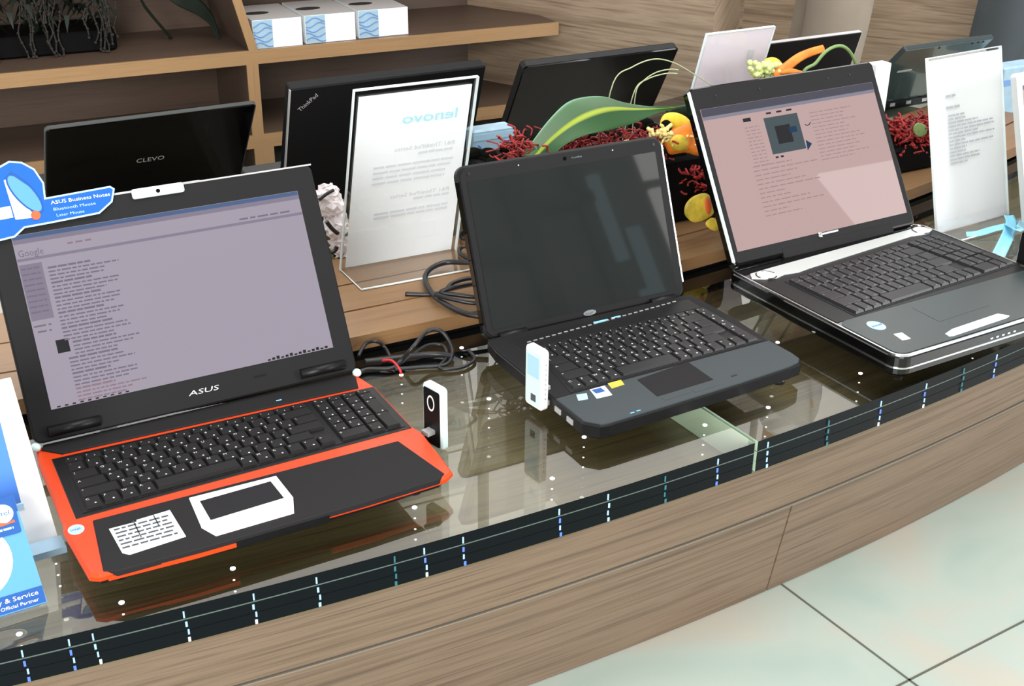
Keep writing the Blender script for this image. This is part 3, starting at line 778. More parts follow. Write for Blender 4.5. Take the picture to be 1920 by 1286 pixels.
# advertising tag clipped to the lid of A
lidA = Matrix.Translation((0, .2806, .0422)) @ Matrix.Rotation(PI-aA, 4, 'X')
tagp = [(-.262, .262), (-.236, .2400), (-.1916, .2400), (-.1748, .2416), (-.1620, .2505), (-.1317, .2513), (-.0739, .2537), (-.0558, .2655), (-.0496, .2814), (-.0545, .2855), (-.131, .2828), (-.1290, .3006), (-.1360, .3190), (-.1485, .3293), (-.1624, .3325), (-.1780, .3260), (-.1880, .3100), (-.215, .3080), (-.250, .3000)]
tg = empty('promotional_tag', 'blue die-cut advertising card clipped on the top left corner of the orange laptop lid', 'card', lidA @ Vector((-.155, .27, .004)))
tg.rotation_euler = (PI-aA, 0, 0); off = Vector((-.155, .27, 0))
sh = [(x-off.x, y-off.y) for x, y in tagp]
b = BM(); prism(b, sh, 0, .0012); mk('card', b, 'lightline', tg)
b = BM(); prism(b, inset(sh, .0022), .0012, .0016); mk('blue_face', b, 'blue', tg)
b = BM()
def tp(x, y): return (x-off.x, y-off.y)
prism(b, [tp(-.200, .2640), tp(-.172, .2650), tp(-.1725, .2790), tp(-.200, .2780)], .0016, .0019, mi=0)
prism(b, [tp(-.1700, .2620), tp(-.147, .2610), tp(-.1590, .2850), tp(-.1680, .3120), tp(-.1730, .3100)], .0016, .0019, mi=0)
el = lambda cx, cy, a_, c_, t_, n=24: [tp(cx + a_*math.cos(q)*math.cos(t_) - c_*math.sin(q)*math.sin(t_), cy + a_*math.cos(q)*math.sin(t_) + c_*math.sin(q)*math.cos(t_)) for q in [2*PI*i/n for i in range(n)]]
prism(b, el(-.1535, .2910, .0290, .0115, -1.05), .0018, .0022, mi=1)
prism(b, el(-.1535, .2910, .0265, .0095, -1.05), .0020, .0024, mi=2)
prism(b, [tp(-.165, .3175), tp(-.1475, .2995), tp(-.1460, .3015), tp(-.1630, .3195)], .0022, .0026, mi=1)
prism(b, el(-.1468, .2635, .0055, .0055, 0), .0022, .0026, mi=3)
text(b, 'ASUS Business Notes', *tp(-.127, .2735), .007, .0017, 0, width=.070, sy=.0062)
text(b, 'Bluetooth Mouse', *tp(-.126, .2655), .006, .0017, 4, width=.050, sy=.0052)
text(b, 'Laser Mouse', *tp(-.124, .2580), .006, .0017, 4, width=.033, sy=.0050)
mk('print', b, ('paper', 'navy', 'skyblue', 'orange_dot', 'lightline'), tg)
b = BM(); prism(b, [tp(-.150, .2640), tp(-.140, .2640), tp(-.140, .2780), tp(-.150, .2780)], -.0036, -.0002); mk('mount_pad', b, 'white_pl', tg)

# ---- B : slate grey 15 inch laptop with a dark display
B = empty('laptop', 'slate grey laptop with a switched off reflective screen, middle of the front row', 'laptop', (.57914, .02246, 0), -.010487)
tB = .0324
outB = [(-.1640, -.0150), (-.1500, -.0170), (-.06, -.0135), (.06, -.0075), (.150, -.0005), (.1700, .0030), (.1800, .0120), (.1830, .0320), (.1820, .1600), (.1770, .2660), (-.1740, .2660), (-.1800, .2300), (-.1790, .0020)]
b = BM(); prism(b, outB, .006, tB, .003, chb=.012); mk('base', b, 'black', B)
b = BM()
for sx in (-.15, .15):
    for y in (.02, .24): cyl(b, (sx, y, 0), (0, 0, 1), .009, .008, 14)
mk('foot', b, 'rubber', B)
pobj('palm_rest', inset([(-.1620, -.0140), (-.1500, -.0155), (-.06, -.0120), (.06, -.0060), (.150, .0010), (.1690, .0050), (.1780, .0135), (.1800, .0320), (.1765, .0790), (-.1780, .0700), (-.1770, .0030)], .0005), tB-.003, tB+.0014, 'grey_palm', B, .001)
pobj('keyboard_deck', [(-.1780, .0705), (.1765, .0795), (.1805, .1600), (.1760, .2650), (-.1735, .2650), (-.1788, .2300)], tB-.003, tB+.0010, 'bezel', B, .0008)
pobj('button_strip', [(-.150, .2130), (.160, .2150), (.160, .2480), (-.150, .2480)], tB+.0008, tB+.0016, 'black', B, .0004)
b = BM()
for i in range(26): flat(b, -.130+i*.0105, .2290+(.0008*i), -.124+i*.0105, .2310+.0008*i, tB+.0016, .0006, 0)
mk('speaker_grille', b, 'silver', B)
b = BM(); flat(b, -.012, .2395, .012, .2440, tB+.0016, .0005); flat(b, .020, .243, .035, .2455, tB+.0016, .0005); mk('indicator_light', b, 'led_ind', B)
keyboard(B, [(-.1490, .0775), (.1640, .0850), (.1590, .2090), (-.1300, .2060)], tB+.0010, ('key_teal', 'legend'), 'main1', .0034, .34)
pobj('touchpad', [(-.0600, .0120), (.0335, .0165), (.0345, .0755), (-.0570, .0640)], tB+.0006, tB+.0017, 'palm', B, .0003)
for xx in (-.057, -.010): pobj('touchpad_button', [(xx, -.0020), (xx+.042, .0010), (xx+.042, .0095), (xx, .0075)], tB+.0006, tB+.0020, 'grey_palm', B, .0004)
pobj('processor_sticker', [(-.1560, .0500), (-.1425, .0480), (-.1360, .0620), (-.1500, .0650)], tB+.0014, tB+.0019, 'lightline', B)
b = BM(); prism(b, [(-.1320, .0440), (-.1090, .0430), (-.1040, .0690), (-.1270, .0690)], tB+.0014, tB+.0019); mk('logo_sticker', b, 'paper', B)
b = BM(); flat(b, -.126, .0550, -.112, .0660, tB+.002); mk('sticker_print', b, 'navy', B)
pobj('video_sticker', [(-.1000, .0580), (-.0790, .0600), (-.0760, .0730), (-.0970, .0725)], tB+.0014, tB+.0019, 'olive_petal', B)
b = BM(); flat(b, -.115, -.0090, -.109, -.0078, tB+.0013, .0004); flat(b, -.105, -.0080, -.099, -.0068, tB+.0013, .0004); mk('indicator_light', b, 'led_ind', B)
b = BM()
for i in range(4): box(b, (-.1802, .030+i*.030, .021), (.0016, .014, .007))
mk('side_port', b, 'silver', B)
pobj('latch', [(.060, .0115), (.070, .0125), (.070, .0155), (.060, .0145)], tB+.0012, tB+.0017, 'black', B)
aB = 1.94852
LF = dict(loc=(0, .2748, .0286), rot=(PI-aB, 0, 0))
b = BM(); prism(b, rrect(-.1726, -.004, .1740, .2462, .016, 8), -.015, 0, .003); LB = mk('lid', b, 'black', B, **LF)
b = BM(); prism(b, rrect(-.1690, .001, .1700, .2425, .014, 8), 0, .0012, .0006); mk('bezel', b, 'bezel', LB)
b = BM(); flat(b, -.1595, .0115, .1590, .2230, .0010, .0008); mk('screen', b, 'screen_off', LB)
b = BM(); prism(b, rrect(.1718, .02, .1745, .232, .001), -.012, .001); mk('edge_trim', b, 'chrome', LB)
b = BM(); prism(b, rrect(-.1733, .02, -.1718, .225, .0006), -.010, .001); mk('edge_trim', b, 'black_gloss', LB)
b = BM(); cyl(b, (.002, .2340, .0012), (0, 0, 1), .0028, .0006, 16); mk('webcam_lens', b, 'black_gloss', LB)
b = BM(); text(b, 'CrystalEye', .013, .2325, .004, .0012, width=.018, sy=.0035); mk('webcam_print', b, 'legend_dim', LB)
b = BM()
for x in (-.075, .085): cyl(b, (x, .2350, .0012), (0, 0, 1), .0011, .0004, 10)
mk('microphone', b, 'silver', LB)
b = BM()
for x in (-.155, .158): cyl(b, (x, .2340, .0012), (0, 0, 1), .0024, .0010, 12)
mk('rubber_bumper', b, 'rubber', LB)
b = BM(); cyl(b, (.001, .0052, .0012), (0, 0, 1), 1, .0012, 20)
for v in b.verts: v.co.x = .001+(v.co.x-.001)*.011; v.co.y = .0052+(v.co.y-.0052)*.0042
mk('logo', b, 'chrome', LB)
b = BM(); text(b, 'acer', -.006, .0036, .004, .0025, width=.013, sy=.0042, th=.0002); mk('logo_print', b, 'ink_dark', LB)
for x in (-.13, .13):
    b = BM(); cyl(b, (x-.022, -.001, .002), (1, 0, 0), .0065, .044, 16); mk('hinge', b, 'black', LB)

# ---- C : thick black laptop with chrome trim and a pink page
C_ = empty('laptop', 'thick gloss black laptop with chrome trim and a pink web page on its screen', 'laptop', (1.0635, -.043, 0), .0235)
tC = .0500
outC = rrect(-.2120, -.0080, .2120, .3560, .022, 6)
b = BM(); prism(b, outC, .018, tC, .004, chb=.004); mk('base', b, 'black_gloss', C_)
b = BM(); prism(b, inset(outC, .018), .006, .0185, 0, chb=.012); mk('underside', b, 'black', C_)
b = BM()
for sx in (-.17, .17):
    for y in (.03, .30): cyl(b, (sx, y, 0), (0, 0, 1), .010, .008, 14)
mk('foot', b, 'rubber', C_)
def band(poly, w_, z0, z1):
    b = BM(); n = len(poly); A_ = inset(poly, -w_); vs = []
    for pl_, z in ((poly, z0), (A_, z0), (A_, z1), (poly, z1)): vs.append([b.verts.new((x, y, z)) for x, y in pl_])
    for r in range(4):
        p, q = vs[r], vs[(r+1) % 4]
        for i in range(n): j = (i+1) % n; b.faces.new((p[i], q[i], q[j], p[j])).normal_flip()
    bmesh.ops.recalc_face_normals(b, faces=b.faces); return b
mk('chrome_band', band(inset(outC, .0035), .0025, tC-.0020, tC+.0012), 'chrome', C_)
mk('chrome_band', band(outC, .0008, .030, .0325), 'chrome', C_)
pobj('palm_rest', inset(rrect(-.2060, -.0020, .2060, .120, .018, 6), .001), tC-.002, tC+.0010, 'teal_pl', C_, .0005)
pobj('keyboard_deck', [(-.2050, .1190), (.2050, .1190), (.2060, .3200), (-.2050, .3050)], tC-.002, tC+.0008, 'black', C_, .0005)
cs = [(-.2060, .3020), (-.188, .2900), (-.170, .2850), (-.150, .2900), (-.125, .2860), (-.095, .2905), (.150, .3120), (.170, .3080), (.190, .3080), (.205, .3170), (.206, .3300), (.196, .3380), (.150, .3350), (-.150, .3215), (-.196, .3180)]
b = BM(); prism(b, cs, tC, tC+.0024, .0006); mk('speaker_bar', b, 'silver_pl', C_)
for x, y in ((-.178, .3010), (.186, .3230)):
    b = BM(); cyl(b, (x, y, tC+.0022), (0, 0, 1), .0135, .0012, 24); mk('speaker_dome', b, 'white_pl', C_)
    b = BM()
    for k in range(24):
        if k % 8 < 5:
            a0 = 2*PI*k/24; a1 = 2*PI*(k+1)/24
            prism(b, [(x+.0150*math.cos(a0), y+.0150*math.sin(a0)), (x+.0168*math.cos(a0), y+.0168*math.sin(a0)), (x+.0168*math.cos(a1), y+.0168*math.sin(a1)), (x+.0150*math.cos(a1), y+.0150*math.sin(a1))], tC+.0024, tC+.0030)
    mk('speaker_slot', b, 'black', C_)
keyboard(C_, [(-.1620, .1260), (.2040, .1440), (.1880, .2960), (-.1640, .2660)], tC+.0008, ('key_teal', 'legend_dim'), 'wide', .0034, .34)
pobj('touchpad', [(-.075, .0480), (.035, .0520), (.040, .1080), (-.072, .1020)], tC+.0008, tC+.0013, 'teal_pl', C_)
b = BM(); prism(b, [(-.1020, .0060), (-.095, .0040), (.020, .0080), (.0290, .0110), (.020, .0250), (-.080, .0210), (-.1000, .0150)], tC+.0008, tC+.0022, .0005); mk('touchpad_button', b, 'ice', C_)
b = BM(); cyl(b, (-.1640, .0830, tC+.001), (0, 0, 1), 1, .0007, 24)
for v in b.verts: v.co.x = -.1640+(v.co.x+.1640)*.0120; v.co.y = .0830+(v.co.y-.0830)*.0150
mk('processor_sticker', b, 'lightline', C_)
b = BM(); text(b, 'intel', -.1735, .0800, .008, tC+.0018, width=.019, sy=.008); mk('sticker_print', b, 'blue', C_)
pobj('logo_sticker', [(-.1680, .0300), (-.1540, .0280), (-.1500, .0480), (-.1640, .0500)], tC+.001, tC+.0017, 'paper', C_)
b = BM()
for i in range(5): flat(b, -.03+i*.012, -.0088, -.026+i*.012, -.0082, tC-.014, .002)
mk('indicator_light', b, 'led_small', C_)
aC = 2.1081
LF = dict(loc=(0, .3511, .0556), rot=(PI-aC, 0, 0))
b = BM(); prism(b, rrect(-.1995, -.004, .2000, .2875, .009), -.018, 0, .002); LC = mk('lid', b, 'black_gloss', C_, **LF)
b = BM(); prism(b, rrect(-.1965, .001, .1965, .2850, .007), 0, .0010, .0004); mk('bezel', b, 'bezel', LC)
b = BM(); flat(b, -.1880, .0190, .1855, .2515, .0010, .0006); mk('screen', b, 'scrC', LC)
b = BM(); prism(b, rrect(-.2006, .004, -.1980, .282, .001), -.004, .0022, .0004); mk('edge_trim', b, 'acryl_edge', LC)
b = BM(); prism(b, rrect(-.1000, -.012, .1450, .0080, .004), -.006, .0022, .001); mk('hinge', b, 'palm', LC)
b = BM(); ball(b, (-.0150, .0095+.006, .0022), .004, 12, 8, sc=(1, 1, .3))
for k in range(4):
    a = k*PI/2+.6; ball(b, (-.0150+.003*math.cos(a), .0155+.003*math.sin(a), .0022), .0022, 8, 6, sc=(1, 1, .3))
prism(b, rrect(-.0125, .0142, .0250, .0178, .0016), .0008, .0024, .0004); mk('logo', b, 'chrome', LC)
b = BM()
for x in (-.15, -.06, .09, .14): cyl(b, (x, .2700, .0010), (0, 0, 1), .0022, .0008, 12)
mk('rubber_bumper', b, 'rubber', LC)
b = BM(); zt = .0017
flat(b, -.1875, .2385, .1850, .2512, zt, .0001, 1); flat(b, -.1875, .2330, .1850, .2385, zt, .0001, 2)
flat(b, -.0680, .1600, .0040, .2210, zt, .0001, 3)
prism(b, [(.0075, .1740), (.0060, .1560), (.0185, .1660)], zt, zt+.0001, mi=4)
flat(b, -.050, .175, -.018, .205, zt+.0002, .0001, 5); flat(b, -.022, .190, -.005, .2, zt+.0002, .0001, 4)
for k, y in enumerate([.2215-.0058*i for i in range(12)]): greek(b, -.110, y-.012, -.080, .0016, zt, 0, th=.0001, word=(.004, .012))
for k in range(14): greek(b, .030, .2160-k*.0062, .030+random.uniform(.07, .11), .0015, zt, 0, th=.0001, word=(.006, .02))
for k in range(12): greek(b, -.115, .1450-k*.0074, -.115+random.uniform(.05, .15), .0018, zt, 0, th=.0001, word=(.006, .02))
for x in (-.060, -.038, -.017): greek(b, x, .2265, x+.012, .003, zt, 5, th=.0001, word=(.01, .012))
for x in (-.064, -.053): greek(b, x, .1530, x+.006, .003, zt, 5, th=.0001, word=(.01, .012))
ring = [tp_ for tp_ in range(16)]
for k in range(16):
    a0 = 2*PI*k/16; a1 = 2*PI*(k+1)/16; r0, r1 = .007, .0085; cx, cy = .020, .2050
    if 9 < k < 15: prism(b, [(cx+r0*math.cos(a0), cy+r0*math.sin(a0)), (cx+r1*math.cos(a0), cy+r1*math.sin(a0)), (cx+r1*math.cos(a1), cy+r1*math.sin(a1)), (cx+r0*math.cos(a1), cy+r0*math.sin(a1))], zt, zt+.0001, mi=5)
flat(b, -.110, .2200, -.094, .2260, zt, .0001, 5)
mk('web_page', b, ('scrC_text', 'scrC_bar', 'scrC_bar2', 'scrC_pic', 'scrC_blue', 'scr_dark'), LC)

# ---- laptops facing the other side of the counter: built once as a routine, each with its own size
def back_laptop(label, hx, hy, yaw, wd, dp, lh, tilt, lidmat, rim=None, th=.014, extra=None, r=.008):
    """hx,hy: middle of the hinge on the glass; tilt: lean of the lid towards the near side"""
    o = empty('laptop', label, 'laptop', (hx, hy, 0), yaw)
    t = .028
    b = BM(); prism(b, rrect(-wd/2, .004, wd/2, dp, .010), .006, t, .003); mk('base', b, 'black', o)
    b = BM()
    for sx in (-wd*.4, wd*.4):
        for y in (.03, dp-.03): cyl(b, (sx, y, 0), (0, 0, 1), .008, .008, 12)
    mk('foot', b, 'rubber', o)
    b = BM(); prism(b, rrect(-wd*.44, dp*.12, wd*.44, dp*.52, .004), t-.002, t+.003, .001); mk('keyboard', b, 'key', o)
    b = BM(); prism(b, rrect(-.04, dp*.66, .04, dp*.92, .003), t-.001, t+.001); mk('touchpad', b, 'palm', o)
    b = BM()
    for i in range(5): box(b, (-wd*.38+i*wd*.19, .0040, .017), (.016, .002, .008))
    mk('rear_port', b, 'silver', o)
    # lid: local x right, y up the lid, +z towards the near side (its outside)
    rot = (PI/2+tilt, 0, 0)
    b = BM(); prism(b, rrect(-wd/2, 0, wd/2, lh, r), -th/2, th/2, .0025); L_ = mk('lid', b, lidmat, o, (0, .010, .030), rot)
    b = BM(); flat(b, -wd*.46, .015, wd*.46, lh-.012, -th/2-.0006, .0006); mk('screen', b, 'screen_off', L_)
    for x in (-wd*.36, wd*.36):
        b = BM(); cyl(b, (x-.022, .002, 0), (1, 0, 0), .0075, .044, 14); mk('hinge', b, 'black', L_)
    if rim: 
        b = band(inset(rrect(-wd/2, 0, wd/2, lh, r), .0008), .0014, -th*.30, th*.42); mk('rim', b, rim, L_)
    return o, L_, th/2
# 1: gloss black lid, upper left
P0 = at(85, 237, .97); P1 = at(482, 188, .97); wd = P1.x-P0.x
o, L_, zf = back_laptop('gloss black laptop lid facing away, behind the orange laptop', (P0.x+P1.x)/2, 1.121, 0, wd, .25, .245, math.radians(38), 'lid_gloss', 'rim_grey', .010)
b = BM(); text(b, 'CLEVO', 0, .120, .013, zf+.0002, width=.050, sy=.0165, align='c'); mk('logo', b, 'silver', L_)
# 2: matte black business laptop with slanted logo
P0 = at(548, 150, .885); P1 = at(916, 122, .885); wd = P1.x-P0.x
o, L_, zf = back_laptop('tall matte black laptop with a slanted silver logo, facing away behind a white notice', (P0.x+P1.x)/2-.005, .972, 0, wd, .26, .252, math.radians(20), 'matte_black', None, .026, r=.003)
b = BM(); text(b, 'ThinkPad', 0, 0, .012, zf+.0002, width=.042, sy=.012, mtx=Matrix.Translation((-wd/2+.020, .205, 0)) @ Matrix.Rotation(math.radians(42), 4, 'Z')); mk('logo', b, 'silver', L_)
b = BM(); flat(b, -wd/2-.0006, .004, -wd/2+.0012, .250, zf-.006, .0064); mk('rim', b, 'silver', L_)
# 3: gloss black lid, centre
P0 = at(982, 128, .90); P1 = at(1272, 92, .90); wd = P1.x-P0.x
o, L_, zf = back_laptop('gloss black laptop facing away, behind the large green leaf', (P0.x+P1.x)/2, 1.02, 0, wd, .25, .255, math.radians(29), 'lid_gloss', 'black', .020)
# 4: black lid with silver top edge
P1 = at(1622, 58, .84); wd = .33
o, L_, zf = back_laptop('black laptop with a thin silver top edge, behind the orange flower stalk', P1.x-wd/2, .905, 0, wd, .25, .228, math.radians(16), 'matte_black', 'silver', .012, r=.003)
# 5: grey green lid
P0 = at(1700, 92, .86); P1 = at(1864, 78, .86); wd = P1.x-P0.x
o, L_, zf = back_laptop('grey green laptop lid leaning far open, behind the tall white printed sheet', (P0.x+P1.x)/2, 1.005, 0, wd, .23, .222, math.radians(42), 'teal_lid', 'teal_pl', .014, r=.004)
b = BM(); text(b, 'SONY', 0, .150, .02, zf+.0002, width=.085, sy=.013, align='c'); b.free()
b = BM(); prism(b, rrect(-.095, .132, -.05, .138, .002), zf, zf+.0008); mk('logo', b, 'silver', L_)
b = BM()
for x in (-.03, .075, .095, .11): cyl(b, (x, .214, zf-.001), (0, 0, 1), .003, .0018, 12)
mk('rubber_bumper', b, 'black', L_)
# 6: laptop at the right end of the front row (only its left edge is in view)
P0 = at(1896, 150, .36); P1 = at(1925, 440, .275)
D_ = empty('laptop', 'laptop with a lit beige page, cut off by the right edge of the photo', 'laptop', (P1.x+.175, P1.y-.25, 0), .10)
b = BM(); prism(b, rrect(-.18, 0, .18, .255, .012), .006, .032, .003); mk('base', b, 'black', D_)
b = BM(); prism(b, rrect(-.16, .09, .16, .21, .004), .031, .036, .001); mk('keyboard', b, 'key', D_)
b = BM()
for sx in (-.14, .14):
    for y in (.03, .22): cyl(b, (sx, y, 0), (0, 0, 1), .008, .008, 12)
mk('foot', b, 'rubber', D_)
b = BM(); prism(b, rrect(-.178, -.004, .178, .262, .008), -.015, 0, .002); LD = mk('lid', b, 'silver_pl', D_, (0, .250, .034), (PI-math.radians(107), 0, 0))
b = BM(); flat(b, -.166, .016, .166, .240, 0, .0008); mk('screen', b, 'scrD', LD)
b = BM(); flat(b, -.166, .232, .166, .240, .0009, .0003); mk('title_bar', b, 'scrC_bar2', LD)

# ------------------------------------------------------------------ USB modems
def modem(name_label, loc, rz, face, body, side):
    o = empty('usb_modem', name_label, 'modem', loc, rz)
    wd, th, hh = .036, .0115, .086
    Mx = Matrix(((0, 0, -1, 0), (-1, 0, 0, 0), (0, 1, 0, 0), (0, 0, 0, 1)))
    # outline in (y, z); thickness along x
    b = BM()
    prism(b, rrect(-wd/2, 0, wd/2, hh, .006), -th/2, th/2, .0018, mtx=Mx); mk('body', b, body, o)
    b = BM(); prism(b, rrect(-wd/2+.003, .004, wd/2-.003, hh-.005, .003), th/2, th/2+.0007, mtx=Mx); f = mk('front_face', b, face, o)
    b = BM(); box(b, (.010*side, 0, .024), (.016, .012, .0055)); mk('usb_plug', b, 'silver', o)
    return o, Mx, th/2+.0007, hh
o, Mx, z, hh = modem('upright white USB modem with a black face, beside the orange laptop', (.2385, .110, .001), math.radians(14), 'black', 'ice', -1)
b = BM()
for k in range(20):
    a0, a1 = 2*PI*k/20, 2*PI*(k+1)/20; f = lambda r, a: (-.001+r*.62*math.cos(a), hh*.72+r*math.sin(a))
    prism(b, [f(.0085, a0), f(.0108, a0), f(.0108, a1), f(.0085, a1)], z, z+.0004, mtx=Mx)
mk('ring_logo', b, 'white_pl', o)
o, Mx, z, hh = modem('upright all white USB modem plugged into the left side of the grey laptop', (.3900, .122, .012), math.radians(8), 'ice', 'white_pl', 1)
b = BM(); flat(b, -.012, .045, .012, .075, z, .0003, mtx=Mx); mk('label_panel', b, 'lightline', o)
b = BM(); flat(b, -.004, .010, .006, .020, z, .0003, mtx=Mx); mk('slot', b, 'ink_dark', o)
b = BM()
for k in range(8): flat(b, -.0045+k*0, .0, 0, 0, 0) if False else box(b, (0, -.0180, .018+k*.007), (.0022, .0006, .0026))
mk('side_print', b, 'ink', o)
pp = up(1916, 535, 0)
pq = at(1917, 530, pp.y-.0)
o, Mx, z, hh = modem('slim black USB stick standing at the right end of the thick black laptop', (1.292, .105, .012), 0, 'black', 'black_gloss', -1)

# ------------------------------------------------------------------ leaflet stand, far left
st = empty('leaflet_stand', 'white and blue leaflet stand left of the orange laptop', 'leaflet stand', (-.295, .06, .0005), math.radians(2))
def lp(x, y, z): return Vector((x+.295, y-.06, z))
hexa_b = BM()
# back board : right edge from (-.212,.121,0) up to (-.242,.130,.175)
rb = Matrix.Translation(lp(-.212, .118, 0)) @ Matrix.Rotation(math.radians(76), 4, 'X')
b = BM(); prism(b, [(-.20, 0), (0, 0), (-.012, .190), (-.20, .190)], -.004, 0, mtx=rb); mk('back_board', b, 'paper', st)
b = BM(); prism(b, [(-.20, .055), (-.029, .055), (-.032, .160), (-.040, .168), (-.20, .168)], 0, .0006, mtx=rb); mk('blue_print', b, 'leaflet_blue', st)
b = BM(); prism(b, [(-.20, .047), (-.027, .047), (-.027, .0535), (-.20, .0535)], 0, .0008, mtx=rb); mk('pale_stripe', b, 'lightline', st)
b = BM(); prism(b, [(-.20, .0), (0, 0), (0, .006), (-.20, .006)], -.004, .030, mtx=Matrix.Translation(lp(-.206, .092, 0)) @ Matrix.Rotation(PI/2, 4, 'X') ); b.free()
b = BM(); box(b, lp(-.30, .106, .004), (.182, .024, .008)); mk('foot_board', b, 'palebox', st)
# front pocket leaning back on the board
q0 = lp(-.248, .010, .0045); rf = Matrix.Translation(q0) @ Matrix.Rotation(math.radians(50), 4, 'X')
sl = .115
b = BM(); prism(b, [(-.20, 0), (0, 0), (-.004, sl), (-.20, sl)], -.006, 0, mtx=rf); mk('pocket', b, 'skyblue', st)
b = BM(); prism(b, [(-.20, .001), (-.001, .001), (-.001, .018), (-.20, .018)], 0, .0006, mtx=rf); mk('footer_band', b, 'navy', st)
b = BM(); prism(b, [(-.20, .098), (-.004, .098), (-.004, .115), (-.20, .115)], 0, .0006, mtx=rf); mk('header_band', b, 'navy', st)
b = BM(); cyl(b, (0, 0, 0), (0, 0, 1), .038, .0005, 32)
for v in b.verts: v.co = rf @ (v.co + Vector((-.058, .058, .0001)))
mk('disc_print', b, 'paper', st)
b = BM(); prism(b, rrect(-.034, .076, -.006, .112, .002), 0, .0012, mtx=rf); mk('badge_card', b, 'navy', st)
b = BM(); cyl(b, (0, 0, 0), (0, 0, 1), 1, .0005, 24)
for v in b.verts: v.co = rf @ Vector((-.020+v.co.x*.0115, .0985+v.co.y*.0100, .0012+v.co.z))
prism(b, [(-.031, .086), (-.009, .0875), (-.010, .0905), (-.016, .0885), (-.024, .0905), (-.031, .089)], .0012, .0018, mi=1, mtx=rf)
text(b, 'intel', -.020, .0965, .008, .0018, 2, mtx=rf, width=.015, sy=.0075, align='c')
greek(b, -.029, .0815, -.012, .0022, .0013, 3, mtx=rf, word=(.006, .01), gap=.001); mk('badge_print', b, ('paper', 'orange_dot', 'blue', 'lightline'), st)
b = BM(); text(b, 'Quality & Service', -.066, .0105, .007, .0007, mtx=rf, width=.060, sy=.0065); text(b, 'The Official Partner', -.055, .0040, .005, .0007, mtx=rf, width=.048, sy=.0048); mk('footer_print', b, 'paper', st)

# ------------------------------------------------------------------ acrylic notices
def acrylic_notice(label, bl, br, top_off, h_, base_dir, base_len, paper, margin, mkprint, facing):
    """bl, br: bottom corners (world); top_off: horizontal lean vector of the top; facing: side on which we see it"""
    bl = Vector(bl); br = Vector(br); o = empty('acrylic_notice', label, 'sign', bl)
    u = (br-bl); wd = u.length; u.normalize()
    v = (Vector(top_off) + Vector((0, 0, 1))*math.sqrt(max(h_*h_-Vector(top_off).length_squared, 0))).normalized()
    n = u.cross(v).normalized()
    Fm = Matrix((u, v, n)).transposed().to_4x4()
    # acrylic sleeve: two thin sheets, paper between
    for z in (-.0030, .0012):
        b = BM(); flat(b, 0, .0, wd, h_, z, .0018, mtx=Fm); mk('acrylic_sheet', b, 'acrylic', o)
    b = BM(); flat(b, margin, margin*.4, wd-margin, h_-margin*1.3, -.0008, .0014, mtx=Fm); mk('paper_sheet', b, paper, o)
    b = BM()
    for (x0, y0, x1, y1) in ((-.0006, 0, .0012, h_), (wd-.0012, 0, wd+.0006, h_), (0, h_-.0012, wd, h_+.0006)): flat(b, x0, y0, x1, y1, -.0030, .0060, mtx=Fm)
    mk('acrylic_edge', b, 'acryl_edge', o)
    bd = Vector(base_dir).normalized()*base_len
    b = BM(); q = [Vector((0, 0, 0)), u*wd, u*wd+bd, bd]
    if (q[1]-q[0]).cross(q[3]-q[0]).z < 0: q.reverse()
    prism(b, [(p.x, p.y) for p in q], .0006, .0036); mk('acrylic_base', b, 'acrylic', o)
    b = BM(); e0 = bd; e1 = u*wd+bd
    tube(b, [e0+Vector((0, 0, .002)), e1+Vector((0, 0, .002))], .0016, 6, 0); tube(b, [Vector((0, 0, .002)), e0+Vector((0, 0, .002))], .0010, 6, 0); mk('base_edge', b, 'acryl_edge', o)
    b = BM(); mkprint(b, wd, h_, Fm, .0034); 
    return o, b
def pr_len(b, wd, h_, Fm, z):
    pr_len.q = (wd, h_, Fm, z)
zp = .030
o, b = acrylic_notice('upright white notice with a mirrored cyan heading, between orange and grey laptops', (.3235, .632, zp), (.527, .625, zp), (.020, -.045, 0), .303, (-.02, -1, 0), .092, 'thin_paper', .009, pr_len, 1)
wd, h_, Fm, z = pr_len.q
text(b, 'lenovo', wd*.40, h_*.795, .03, z, 0, mtx=Fm, mirror=True, width=wd*.46, sy=.024); mk('heading_print', b, 'cyan_faint', o)
b = BM(); text(b, 'R61 ThinkPad Series', wd*.36, h_*.648, .01, z, 0, mtx=Fm, mirror=True, width=wd*.50, sy=.010)
greek(b, wd*.56, h_*.618, wd*.86, .0036, z, 0, mtx=Fm)
for k, y in enumerate((.565, .535, .505, .475)): greek(b, wd*.20, h_*y, wd*(.86-.02*k), .0032, z, 0, mtx=Fm, word=(.01, .03))
mk('text_print', b, 'ink_faint', o)
b = BM(); text(b, 'R61 ThinkPad Series', wd*.36, h_*.385, .01, z, 0, mtx=Fm, mirror=True, width=wd*.50, sy=.009)
greek(b, wd*.56, h_*.36, wd*.88, .0032, z, 0, mtx=Fm)
for k, y in enumerate((.30, .275)): greek(b, wd*.24, h_*y, wd*.86, .0032, z, 0, mtx=Fm, word=(.01, .03))
mk('text_print', b, 'ink_faint', o)
def pr_right(b, wd, h_, Fm, z):
    greek(b, wd*.20, h_*.765, wd*.33, .0040, z, 0, mtx=Fm, word=(.012, .02))
    greek(b, wd*.20, h_*.700, wd*.38, .0040, z, 0, mtx=Fm, word=(.014, .02))
    for k in range(14): greek(b, wd*.22, h_*(.655-.021*k), wd*random.choice((.45, .62, .8, .84, .84)), .0028, z, 0, mtx=Fm, word=(.006, .02))
o, b = acrylic_notice('tall white printed sheet standing behind the keyboard of the thick black laptop', (1.358, .350, .001), (1.556, .362, .001), (.0, .086, 0), .312, (.05, -1, 0), .045, 'thin_paper', .004, pr_right, 1)
mk('print', b, ('ink',), o)
